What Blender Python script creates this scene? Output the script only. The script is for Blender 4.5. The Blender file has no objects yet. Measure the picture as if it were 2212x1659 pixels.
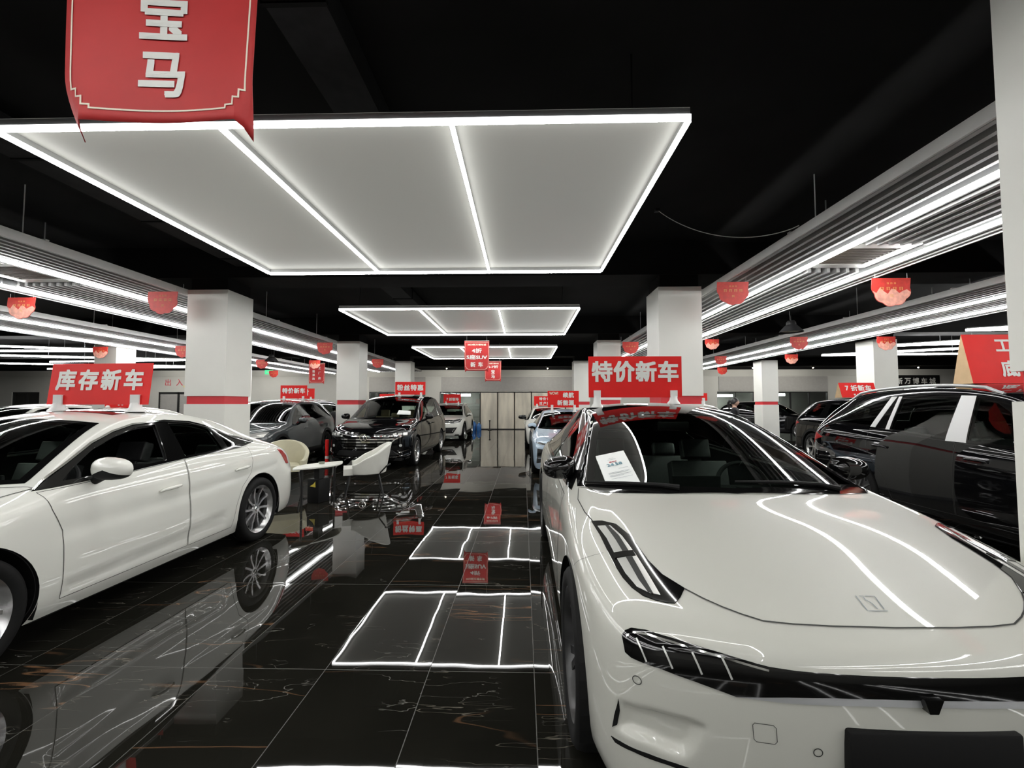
import bpy, bmesh, math, random
import numpy as np
from mathutils import Vector, Matrix, Euler
from mathutils.bvhtree import BVHTree
from mathutils.geometry import delaunay_2d_cdt
random.seed(7)
SC = bpy.context.scene
COL = SC.collection

# ------------------------------------------------------------------ camera, world, exposure
CAM_H = 1.5
FPX = 948.0
cam_d = bpy.data.cameras.new('camera')
cam_d.sensor_width = 36.0
cam_d.lens = FPX / 2212.0 * 36.0
cam_d.clip_start = 0.05
cam_d.clip_end = 200
cam = bpy.data.objects.new('camera', cam_d)
COL.objects.link(cam)
cam.location = (0, 0, CAM_H)
cam.rotation_euler = (math.radians(90) + math.atan(45.5 / FPX), 0, math.atan(24.0 / FPX))
SC.camera = cam

world = bpy.data.worlds.new('hall_ambient')
SC.world = world
world.use_nodes = True
world.node_tree.nodes['Background'].inputs[0].default_value = (0.9, 0.95, 1, 1)
world.node_tree.nodes['Background'].inputs[1].default_value = 0.03

SC.view_settings.view_transform = 'Standard'
SC.view_settings.look = 'None'
SC.view_settings.gamma = 1.0
SC.view_settings.use_curve_mapping = False
SC.view_settings.exposure = 0.32
SC.cycles.max_bounces = 8
SC.cycles.diffuse_bounces = 3
SC.cycles.glossy_bounces = 5
SC.cycles.transparent_max_bounces = 24
SC.cycles.caustics_reflective = False
SC.cycles.caustics_refractive = False
SC.cycles.sample_clamp_indirect = 6.0
SC.cycles.use_denoising = True
LAMP = 24.0          # strength of the tube lights

# ------------------------------------------------------------------ materials
def mat(name, color, rough=0.5, metal=0.0, coat=0.0, coat_rough=0.03, emit=0.0, spec=0.5, noise=0.0, nscale=8.0, bump=0.0):
    m = bpy.data.materials.new(name)
    m.use_nodes = True
    nt = m.node_tree
    b = nt.nodes['Principled BSDF']
    b.inputs['Base Color'].default_value = (*color, 1)
    b.inputs['Roughness'].default_value = rough
    b.inputs['Metallic'].default_value = metal
    b.inputs['Specular IOR Level'].default_value = spec
    if coat:
        b.inputs['Coat Weight'].default_value = coat
        b.inputs['Coat Roughness'].default_value = coat_rough
    if emit:
        b.inputs['Emission Color'].default_value = (*color, 1)
        b.inputs['Emission Strength'].default_value = emit
    if noise or bump:
        tc = nt.nodes.new('ShaderNodeTexCoord')
        n = nt.nodes.new('ShaderNodeTexNoise')
        n.inputs['Scale'].default_value = nscale
        n.inputs['Detail'].default_value = 5
        nt.links.new(tc.outputs['Object'], n.inputs['Vector'])
        if noise:
            r = nt.nodes.new('ShaderNodeValToRGB')
            r.color_ramp.elements[0].position = 0.3
            r.color_ramp.elements[1].position = 0.7
            r.color_ramp.elements[0].color = (*[c * (1 - noise) for c in color], 1)
            r.color_ramp.elements[1].color = (*[min(1, c * (1 + noise)) for c in color], 1)
            nt.links.new(n.outputs['Fac'], r.inputs['Fac'])
            nt.links.new(r.outputs['Color'], b.inputs['Base Color'])
        if bump:
            bp = nt.nodes.new('ShaderNodeBump')
            bp.inputs['Strength'].default_value = bump
            bp.inputs['Distance'].default_value = 0.01
            nt.links.new(n.outputs['Fac'], bp.inputs['Height'])
            nt.links.new(bp.outputs['Normal'], b.inputs['Normal'])
    return m

def glass_mat(name, tint, refl=0.05):
    m = bpy.data.materials.new(name)
    m.use_nodes = True
    nt = m.node_tree
    nt.nodes.clear()
    out = nt.nodes.new('ShaderNodeOutputMaterial')
    mix = nt.nodes.new('ShaderNodeMixShader')
    tr = nt.nodes.new('ShaderNodeBsdfTransparent')
    gl = nt.nodes.new('ShaderNodeBsdfGlossy')
    fr = nt.nodes.new('ShaderNodeFresnel')
    fr.inputs['IOR'].default_value = 1.55
    tr.inputs['Color'].default_value = (*tint, 1)
    gl.inputs['Roughness'].default_value = 0.01
    gl.inputs['Color'].default_value = (1, 1, 1, 1)
    nt.links.new(fr.outputs[0], mix.inputs[0])
    nt.links.new(tr.outputs[0], mix.inputs[1])
    nt.links.new(gl.outputs[0], mix.inputs[2])
    nt.links.new(mix.outputs[0], out.inputs[0])
    return m

M = {}
def defmats():
    M['lamp'] = mat('lamp_tube', (1.0, 1.0, 0.985), emit=LAMP)
    M['lamp_bar'] = mat('panel_tube', (1.0, 1.0, 0.985), emit=LAMP * 1.5)
    M['lamp_raft'] = mat('raft_tube', (1.0, 1.0, 0.985), emit=LAMP * 1.35)
    M['lamp_side'] = mat('lamp_tube_flank', (1.0, 1.0, 0.985), emit=LAMP * .16)
    M['panel'] = mat('glowing_panel_board', (0.60, 0.60, 0.555), 0.45)
    pb = M['panel'].node_tree.nodes['Principled BSDF']      # added emission lifts the board's grey; only its tubes are lamps
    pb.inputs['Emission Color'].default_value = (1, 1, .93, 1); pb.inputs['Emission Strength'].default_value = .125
    M['alu'] = mat('aluminium_profile', (0.62, 0.63, 0.64), 0.35, 0.6)
    M['fascia'] = mat('raft_fascia_white', (0.84, 0.84, 0.83), 0.45, noise=0.03)
    M['slat'] = mat('slat_grey', (0.35, 0.35, 0.347), 0.5, noise=0.05)
    M['black_ceiling'] = mat('black_ceiling_paint', (0.0085, 0.0085, 0.0085), 0.85, spec=0.15, noise=0.3, nscale=1.2)
    M['duct'] = mat('painted_duct', (0.02, 0.02, 0.021), 0.75, spec=0.15, noise=0.2)
    M['pillar'] = mat('pillar_panel_white', (0.74, 0.74, 0.69), 0.35, noise=0.02, nscale=2)
    M['wall'] = mat('wall_grey_paint', (0.53, 0.525, 0.485), 0.6, noise=0.03, nscale=1.5)
    M['wall_dark'] = mat('wall_fascia_grey', (0.36, 0.35, 0.33), 0.6, noise=0.04)
    M['red'] = mat('red_vinyl', (0.72, 0.020, 0.018), 0.5, spec=0.2, noise=0.05, nscale=5)
    M['red_cloth'] = mat('red_banner_cloth', (0.50, 0.035, 0.035), 0.5, spec=0.3, noise=0.12, nscale=3, bump=0.1)
    M['red_band'] = mat('red_band_paint', (0.60, 0.02, 0.03), 0.4, noise=0.03)
    M['letter'] = mat('white_letter_print', (0.74, 0.74, 0.70), 0.5)
    M['cream'] = mat('cream_print', (0.80, 0.72, 0.58), 0.5)
    M['pink'] = mat('pink_cloud_print', (0.80, 0.38, 0.30), 0.6, noise=0.2, nscale=18)
    M['gold'] = mat('gold_print', (0.75, 0.42, 0.12), 0.45)
    M['darkred'] = mat('dark_red_paper', (0.55, 0.035, 0.025), 0.55, noise=0.15, nscale=20)
    M['board'] = mat('sign_back_card', (0.60, 0.42, 0.24), 0.7, noise=0.08)
    M['stand'] = mat('frosted_clip_plastic', (0.72, 0.72, 0.70), 0.25)
    M['paper'] = mat('white_paper', (0.80, 0.82, 0.80), 0.6)
    M['ink'] = mat('grey_ink', (0.25, 0.28, 0.3), 0.6)
    M['ink_blue'] = mat('blue_ink', (0.10, 0.28, 0.36), 0.6)
    M['ink_red'] = mat('red_ink', (0.6, 0.08, 0.1), 0.6)
    # cars
    M['white_paint'] = mat('white_car_paint', (0.72, 0.72, 0.665), 0.4, coat=1.0, coat_rough=0.015)
    M['pearl_paint'] = mat('pearl_white_car_paint', (0.535, 0.535, 0.482), 0.4, coat=1.0, coat_rough=0.015)
    M['black_paint'] = mat('black_car_paint', (0.0035, 0.0035, 0.004), 0.025, spec=0.45)
    M['grey_paint'] = mat('grey_metallic_paint', (0.032, 0.039, 0.042), 0.5, 0.0, coat=1.0, coat_rough=0.012, spec=0.2)
    M['blue_paint'] = mat('pale_blue_paint', (0.36, 0.46, 0.56), 0.4, 0.2, coat=1.0, coat_rough=0.02)
    M['green_paint'] = mat('dark_olive_paint', (0.03, 0.035, 0.03), 0.4, coat=0.8)
    M['gloss_black'] = mat('gloss_black_trim', (0.004, 0.004, 0.004), 0.06, spec=0.6)
    M['matt_black'] = mat('matt_black_plastic', (0.006, 0.006, 0.006), 0.6, spec=0.2, noise=0.1, nscale=60)
    M['seam'] = mat('panel_gap_shadow', (0.035, 0.035, 0.033), 0.8)
    M['interior'] = mat('dark_cabin_lining', (0.02, 0.02, 0.021), 0.8, noise=0.15, nscale=30)
    M['seat'] = mat('black_seat_leather', (0.022, 0.022, 0.023), 0.5, noise=0.2, nscale=30)
    M['tan'] = mat('tan_seat_leather', (0.35, 0.27, 0.17), 0.55, noise=0.08)
    M['tyre'] = mat('tyre_rubber', (0.007, 0.007, 0.007), 0.7, spec=0.2, noise=0.15, nscale=40)
    M['rim'] = mat('silver_alloy', (0.50, 0.50, 0.50), 0.25, 0.9)
    M['rim_dark'] = mat('dark_alloy', (0.035, 0.035, 0.035), 0.3, 0.5)
    M['disc'] = mat('brake_steel', (0.14, 0.14, 0.14), 0.4, 0.8)
    M['chrome'] = mat('chrome_trim', (0.78, 0.78, 0.77), 0.08, 1.0)
    M['film'] = mat('white_protective_film', (0.66, 0.66, 0.66), 0.35)
    M['lamp_glass'] = mat('clear_lamp_lens', (0.05, 0.05, 0.05), 0.05, 0.0, spec=0.8)
    M['lamp_silver'] = mat('lamp_reflector', (0.66, 0.66, 0.63), 0.22, 0.45)
    M['tail'] = mat('red_tail_lens', (0.33, 0.02, 0.02), 0.12)
    M['glass'] = glass_mat('windscreen_glass', (0.74, 0.84, 0.77))
    M['glass_dark'] = glass_mat('privacy_glass', (0.25, 0.28, 0.26))
    M['shop_glass'] = glass_mat('shop_window_glass', (0.55, 0.58, 0.56))
    M['white_leather'] = mat('white_chair_leather', (0.72, 0.72, 0.66), 0.4, noise=0.03, bump=0.05)
    M['cream_leather'] = mat('cream_chair_leather', (0.58, 0.55, 0.40), 0.45, noise=0.04, bump=0.05)
    M['steel_dark'] = mat('black_steel', (0.03, 0.03, 0.03), 0.4, 0.5)
    M['yellow'] = mat('yellow_sticker', (0.75, 0.6, 0.08), 0.5)
    M['green'] = mat('exit_sign_green', (0.05, 0.6, 0.25), 0.4, emit=0.8)
    M['spot'] = mat('warm_spot_bulb', (1.0, 0.85, 0.6), emit=30)
    M['blue_water'] = mat('blue_water_bottle', (0.03, 0.14, 0.40), 0.2)
    M['skin'] = mat('skin', (0.60, 0.38, 0.29), 0.5, noise=0.04)
    M['hair'] = mat('black_hair', (0.008, 0.007, 0.007), 0.4)
    M['jacket'] = mat('black_jacket', (0.010, 0.010, 0.013), 0.8, noise=0.1)
    M['grille'] = mat('honeycomb_black', (0.008, 0.008, 0.008), 0.4)
    M['amber'] = mat('amber_lens', (0.6, 0.25, 0.03), 0.2)
    M['ac_dark'] = mat('vent_brown_shadow', (0.12, 0.10, 0.08), 0.6)
    M['white_plastic'] = mat('white_plastic', (0.68, 0.68, 0.65), 0.4)
    # stone-like sliding doors
    m = mat('frosted_marble_panel', (0.50, 0.48, 0.42), 0.2)
    nt = m.node_tree; b = nt.nodes['Principled BSDF']
    tc = nt.nodes.new('ShaderNodeTexCoord'); mp = nt.nodes.new('ShaderNodeMapping'); n = nt.nodes.new('ShaderNodeTexNoise')
    r = nt.nodes.new('ShaderNodeValToRGB')
    mp.inputs['Scale'].default_value = (1.3, 1.3, 0.25); n.inputs['Scale'].default_value = 1.8; n.inputs['Detail'].default_value = 8
    r.color_ramp.elements[0].color = (0.50, 0.47, 0.40, 1); r.color_ramp.elements[0].position = 0.35
    r.color_ramp.elements[1].color = (0.78, 0.73, 0.61, 1); r.color_ramp.elements[1].position = 0.68
    nt.links.new(tc.outputs['Object'], mp.inputs[0]); nt.links.new(mp.outputs[0], n.inputs['Vector'])
    nt.links.new(n.outputs['Fac'], r.inputs[0]); nt.links.new(r.outputs[0], b.inputs['Base Color'])
    M['marble'] = m
    M['floor'] = floor_mat()

def floor_mat():
    m = bpy.data.materials.new('polished_black_marble_tile')
    m.use_nodes = True
    nt = m.node_tree
    L = nt.links.new
    b = nt.nodes['Principled BSDF']
    b.inputs['Specular IOR Level'].default_value = 0.5
    def N(t, **kw):
        n = nt.nodes.new(t)
        for k, v in kw.items():
            setattr(n, k, v)
        return n
    def math_(op, a, b_=None):
        n = N('ShaderNodeMath', operation=op)
        for i, v in enumerate((a, b_)):
            if v is None: continue
            if isinstance(v, (int, float)): n.inputs[i].default_value = v
            else: L(v, n.inputs[i])
        return n.outputs[0]
    geo = N('ShaderNodeNewGeometry')
    sep = N('ShaderNodeSeparateXYZ'); L(geo.outputs['Position'], sep.inputs[0])
    TX, TY = 0.592, 1.18
    u = math_('DIVIDE', math_('SUBTRACT', sep.outputs[0], 0.06), TX)
    v = math_('DIVIDE', math_('SUBTRACT', sep.outputs[1], 2.54), TY)
    fu, fv = math_('FLOOR', u), math_('FLOOR', v)
    du = math_('MULTIPLY', math_('ABSOLUTE', math_('SUBTRACT', math_('FRACT', u), 0.5)), TX)
    dv = math_('MULTIPLY', math_('ABSOLUTE', math_('SUBTRACT', math_('FRACT', v), 0.5)), TY)
    gu = math_('GREATER_THAN', du, TX / 2 - 0.0022)
    gv = math_('GREATER_THAN', dv, TY / 2 - 0.0022)
    grout = math_('MAXIMUM', gu, gv)
    # per tile tilt and a per tile shift of the vein pattern
    cell = N('ShaderNodeCombineXYZ'); L(fu, cell.inputs[0]); L(fv, cell.inputs[1])
    wn = N('ShaderNodeTexWhiteNoise', noise_dimensions='3D'); L(cell.outputs[0], wn.inputs['Vector'])
    # veins
    off = N('ShaderNodeVectorMath', operation='SCALE'); L(wn.outputs['Color'], off.inputs[0]); off.inputs['Scale'].default_value = 37.0
    base = N('ShaderNodeVectorMath', operation='ADD'); L(geo.outputs['Position'], base.inputs[0]); L(off.outputs[0], base.inputs[1])
    def veins(rot, scale, sc, dist, width, mask_sc, mlo, mhi):
        mp = N('ShaderNodeMapping'); mp.inputs['Rotation'].default_value = (0, 0, math.radians(rot)); mp.inputs['Scale'].default_value = scale
        L(base.outputs[0], mp.inputs[0])
        n = N('ShaderNodeTexNoise'); n.inputs['Scale'].default_value = sc; n.inputs['Detail'].default_value = 4; n.inputs['Distortion'].default_value = dist
        L(mp.outputs[0], n.inputs['Vector'])
        d = math_('ABSOLUTE', math_('SUBTRACT', n.outputs['Fac'], 0.5))
        line = math_('SUBTRACT', 1.0, math_('MINIMUM', math_('DIVIDE', d, width), 1.0))
        k = N('ShaderNodeTexNoise'); k.inputs['Scale'].default_value = mask_sc; k.inputs['Detail'].default_value = 2
        L(base.outputs[0], k.inputs['Vector'])
        mr = N('ShaderNodeMapRange'); mr.inputs['From Min'].default_value = mlo; mr.inputs['From Max'].default_value = mhi
        L(k.outputs['Fac'], mr.inputs['Value'])
        return math_('MULTIPLY', line, mr.outputs[0])
    v1 = veins(-38, (0.22, 1.5, 1), 1.3, 0.18, 0.005, 0.8, 0.42, 0.58)
    v2 = veins(-30, (0.40, 2.6, 1), 2.4, 0.25, 0.004, 1.6, 0.48, 0.62)
    v3 = veins(35, (0.5, 2.2, 1), 3.0, 0.35, 0.004, 1.8, 0.53, 0.66)
    c0 = N('ShaderNodeTexNoise'); c0.inputs['Scale'].default_value = 2.2; c0.inputs['Detail'].default_value = 6; L(base.outputs[0], c0.inputs['Vector'])
    r0 = N('ShaderNodeValToRGB'); L(c0.outputs['Fac'], r0.inputs[0])
    r0.color_ramp.elements[0].color = (0.0055, 0.0055, 0.0045, 1); r0.color_ramp.elements[1].color = (0.017, 0.016, 0.0125, 1)
    def mixc(fac, a, col):
        n = N('ShaderNodeMix', data_type='RGBA')
        L(fac, n.inputs[0]); L(a, n.inputs[6]); n.inputs[7].default_value = (*col, 1)
        return n.outputs[2]
    c = mixc(v1, r0.outputs[0], (0.16, 0.085, 0.045))
    c = mixc(v2, c, (0.15, 0.135, 0.11))
    c = mixc(v3, c, (0.22, 0.21, 0.19))
    c = mixc(grout, c, (0.075, 0.072, 0.065))
    L(c, b.inputs['Base Color'])
    rr = N('ShaderNodeMapRange'); rr.inputs['To Min'].default_value = 0.018; rr.inputs['To Max'].default_value = 0.5
    L(grout, rr.inputs['Value']); L(rr.outputs[0], b.inputs['Roughness'])
    # tilt of each tile plus very slow waviness
    tl = N('ShaderNodeVectorMath', operation='SUBTRACT'); L(wn.outputs['Color'], tl.inputs[0]); tl.inputs[1].default_value = (0.5, 0.5, 0.5)
    ts = N('ShaderNodeVectorMath', operation='MULTIPLY'); L(tl.outputs[0], ts.inputs[0]); ts.inputs[1].default_value = (0.008, 0.004, 0)
    wv = N('ShaderNodeTexNoise'); wv.inputs['Scale'].default_value = 3.0; wv.inputs['Detail'].default_value = 1; L(base.outputs[0], wv.inputs['Vector'])
    w2 = N('ShaderNodeVectorMath', operation='SUBTRACT'); L(wv.outputs['Color'], w2.inputs[0]); w2.inputs[1].default_value = (0.5, 0.5, 0.5)
    w3 = N('ShaderNodeVectorMath', operation='MULTIPLY'); L(w2.outputs[0], w3.inputs[0]); w3.inputs[1].default_value = (0.008, 0.008, 0)
    a1 = N('ShaderNodeVectorMath', operation='ADD'); L(ts.outputs[0], a1.inputs[0]); L(w3.outputs[0], a1.inputs[1])
    a2 = N('ShaderNodeVectorMath', operation='ADD'); L(a1.outputs[0], a2.inputs[0]); L(geo.outputs['Normal'], a2.inputs[1])
    nz = N('ShaderNodeVectorMath', operation='NORMALIZE'); L(a2.outputs[0], nz.inputs[0])
    L(nz.outputs[0], b.inputs['Normal'])
    return m

# ------------------------------------------------------------------ object helpers
def link(o, parent=None):
    COL.objects.link(o)
    if parent is not None:
        o.parent = parent
    return o

def tag(o, label=None, cat=None, group=None, kind=None):
    if label: o['label'] = label
    if cat: o['category'] = cat
    if group: o['group'] = group
    if kind: o['kind'] = kind
    return o

def thing(name, label, cat, loc=(0, 0, 0), rot=0.0, group=None, scale=None):
    o = bpy.data.objects.new(name, None)
    o.empty_display_size = 0.1
    COL.objects.link(o)
    o.location = loc
    o.rotation_euler = (0, 0, rot)
    if scale: o.scale = scale
    return tag(o, label, cat, group)

class MB:
    """collects shapes into one mesh"""
    def __init__(s):
        s.v, s.f, s.m = [], [], []
    def add(s, verts, faces, mi=0):
        n = len(s.v)
        s.v += [tuple(v) for v in verts]
        s.f += [tuple(i + n for i in f) for f in faces]
        s.m += [mi] * len(faces)
        return s
    def box(s, x0, x1, y0, y1, z0, z1, mi=0, mtx=None):
        vs = [(x, y, z) for z in (z0, z1) for y in (y0, y1) for x in (x0, x1)]
        if mtx is not None: vs = [tuple(mtx @ Vector(v)) for v in vs]
        return s.add(vs, [(0, 2, 3, 1), (4, 5, 7, 6), (0, 1, 5, 4), (2, 6, 7, 3), (0, 4, 6, 2), (1, 3, 7, 5)], mi)
    def prism(s, pts, vec, mi=0):
        n = len(pts); vec = Vector(vec)
        vs = [Vector(p) for p in pts] + [Vector(p) + vec for p in pts]
        return s.add(vs, [tuple(range(n - 1, -1, -1)), tuple(range(n, 2 * n))] + [(i, (i + 1) % n, n + (i + 1) % n, n + i) for i in range(n)], mi)
    def tube(s, pts, r, seg=8, mi=0, caps=True):
        pts = [Vector(p) for p in pts]
        rs = r if isinstance(r, (list, tuple)) else [r] * len(pts)
        rings = []
        for i, p in enumerate(pts):
            t = (pts[min(i + 1, len(pts) - 1)] - pts[max(i - 1, 0)]).normalized()
            a = Vector((0, 0, 1)) if abs(t.z) < 0.9 else Vector((1, 0, 0))
            u = t.cross(a).normalized(); w = u.cross(t)
            rings.append([p + (u * math.cos(k * 2 * math.pi / seg) + w * math.sin(k * 2 * math.pi / seg)) * rs[i] for k in range(seg)])
        vs = [q for r_ in rings for q in r_]
        fs = []
        for i in range(len(pts) - 1):
            for k in range(seg):
                k2 = (k + 1) % seg
                fs.append((i * seg + k, i * seg + k2, (i + 1) * seg + k2, (i + 1) * seg + k))
        if caps:
            fs.append(tuple(range(seg - 1, -1, -1))); fs.append(tuple((len(pts) - 1) * seg + k for k in range(seg)))
        return s.add(vs, fs, mi)
    def lathe(s, prof, axis='z', seg=32, org=(0, 0, 0), mi=0, closed=False):
        """prof: (r, h) pairs turned about the axis"""
        vs = []
        for r, h in prof:
            for k in range(seg):
                a = 2 * math.pi * k / seg
                c, d = r * math.cos(a), r * math.sin(a)
                p = (c, d, h) if axis == 'z' else ((h, c, d) if axis == 'x' else (d, h, c))
                vs.append((p[0] + org[0], p[1] + org[1], p[2] + org[2]))
        fs = []
        n = len(prof)
        for i in range(n if closed else n - 1):
            j = (i + 1) % n
            for k in range(seg):
                k2 = (k + 1) % seg
                fs.append((i * seg + k, i * seg + k2, j * seg + k2, j * seg + k))
        return s.add(vs, fs, mi)
    def build(s, name, mats, parent=None, smooth=False, sharp=35):
        me = bpy.data.meshes.new(name)
        me.from_pydata(s.v, [], s.f)
        for m in (mats if isinstance(mats, (list, tuple)) else [mats]):
            me.materials.append(m)
        me.polygons.foreach_set('material_index', s.m)
        fixnormals(me)
        if smooth: shade(me, sharp)
        me.update()
        return link(bpy.data.objects.new(name, me), parent)

def fixnormals(me):
    bm = bmesh.new(); bm.from_mesh(me)
    bmesh.ops.recalc_face_normals(bm, faces=bm.faces[:])
    bm.to_mesh(me); bm.free()

def shade(me, ang=35):
    bm = bmesh.new(); bm.from_mesh(me)
    for f in bm.faces: f.smooth = True
    t = math.radians(ang)
    for e in bm.edges:
        if len(e.link_faces) == 2:
            e.smooth = e.calc_face_angle(0) < t
        else: e.smooth = True
    bm.to_mesh(me); bm.free()

def rounded(mb_obj, width=0.01, seg=2):
    me = mb_obj.data
    bm = bmesh.new(); bm.from_mesh(me)
    bmesh.ops.remove_doubles(bm, verts=bm.verts[:], dist=1e-6)
    bmesh.ops.bevel(bm, geom=bm.edges[:], offset=width, offset_type='OFFSET', segments=seg, profile=0.5, affect='EDGES', clamp_overlap=True)
    bm.to_mesh(me); bm.free()
    shade(me, 40)
    return mb_obj

_txt = {}
def text_mesh(body, bold):
    key = (body, bold)
    if key in _txt: return _txt[key]
    c = bpy.data.curves.new('glyphs', 'FONT')
    c.body = body; c.size = 1.0; c.resolution_u = 3
    o = bpy.data.objects.new('glyphs', c); COL.objects.link(o)
    dg = bpy.context.evaluated_depsgraph_get()
    me = bpy.data.meshes.new_from_object(o.evaluated_get(dg))
    vs = np.array([v.co for v in me.vertices]) if len(me.vertices) else np.zeros((0, 3))
    fs = [tuple(p.vertices) for p in me.polygons]
    bpy.data.objects.remove(o); bpy.data.curves.remove(c); bpy.data.meshes.remove(me)
    lo, hi = vs.min(0), vs.max(0)
    _txt[key] = (vs - (lo + hi) / 2, fs, hi - lo)
    return _txt[key]

def text(name, body, h, loc, parent, material, bold=0.035, width=None, rotx=0.0, gap=None, flip=False):
    """printed characters standing in the XZ plane, read from -Y; h = glyph height, width = overall width"""
    mb = MB()
    chars = body if gap is not None else [body]
    x = 0.0
    items = []
    for ch in chars:
        if ch == ' ':
            x += gap * h * 0.5; continue
        vs, fs, dim = text_mesh(ch, bold)
        items.append((vs, fs, x)); x += (gap or 0) * h
    xm = (x - (gap or 0) * h) / 2
    k = 0
    ref = text_mesh('车', bold)[2][1]
    for vs, fs, x0 in items:
        s = h / ref if gap is not None else h / max(1e-6, (vs[:, 1].max() - vs[:, 1].min()))
        sx = s if width is None or gap is not None else width / (vs[:, 0].max() - vs[:, 0].min())
        offs = [(0, 0)] if not bold else [(bold * a, bold * b) for a in (-1, 0, 1) for b in (-1, 0, 1)]
        for j, (dx, dy) in enumerate(offs):
            q = [((v[0] + dx) * sx + x0 - xm, -0.00012 * j, (v[1] + dy) * s) for v in vs]
            mb.add(q, fs)
    me = bpy.data.meshes.new(name)
    me.from_pydata(mb.v, [], mb.f)
    me.materials.append(material)
    o = link(bpy.data.objects.new(name, me), parent)
    o.location = loc
    o.rotation_euler = (rotx, 0, 0)
    return o
# ------------------------------------------------------------------ car bodies
NX = 4
def chaikin(p, it=2, closed=True):
    p = [np.array(q, float) for q in p]
    for _ in range(it):
        out = []
        n = len(p)
        if not closed: out.append(p[0])
        for i in range(n if closed else n - 1):
            a, b = p[i], p[(i + 1) % n]
            out += [a * .75 + b * .25, a * .25 + b * .75]
        if not closed: out.append(p[-1])
        p = out
    return p

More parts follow.
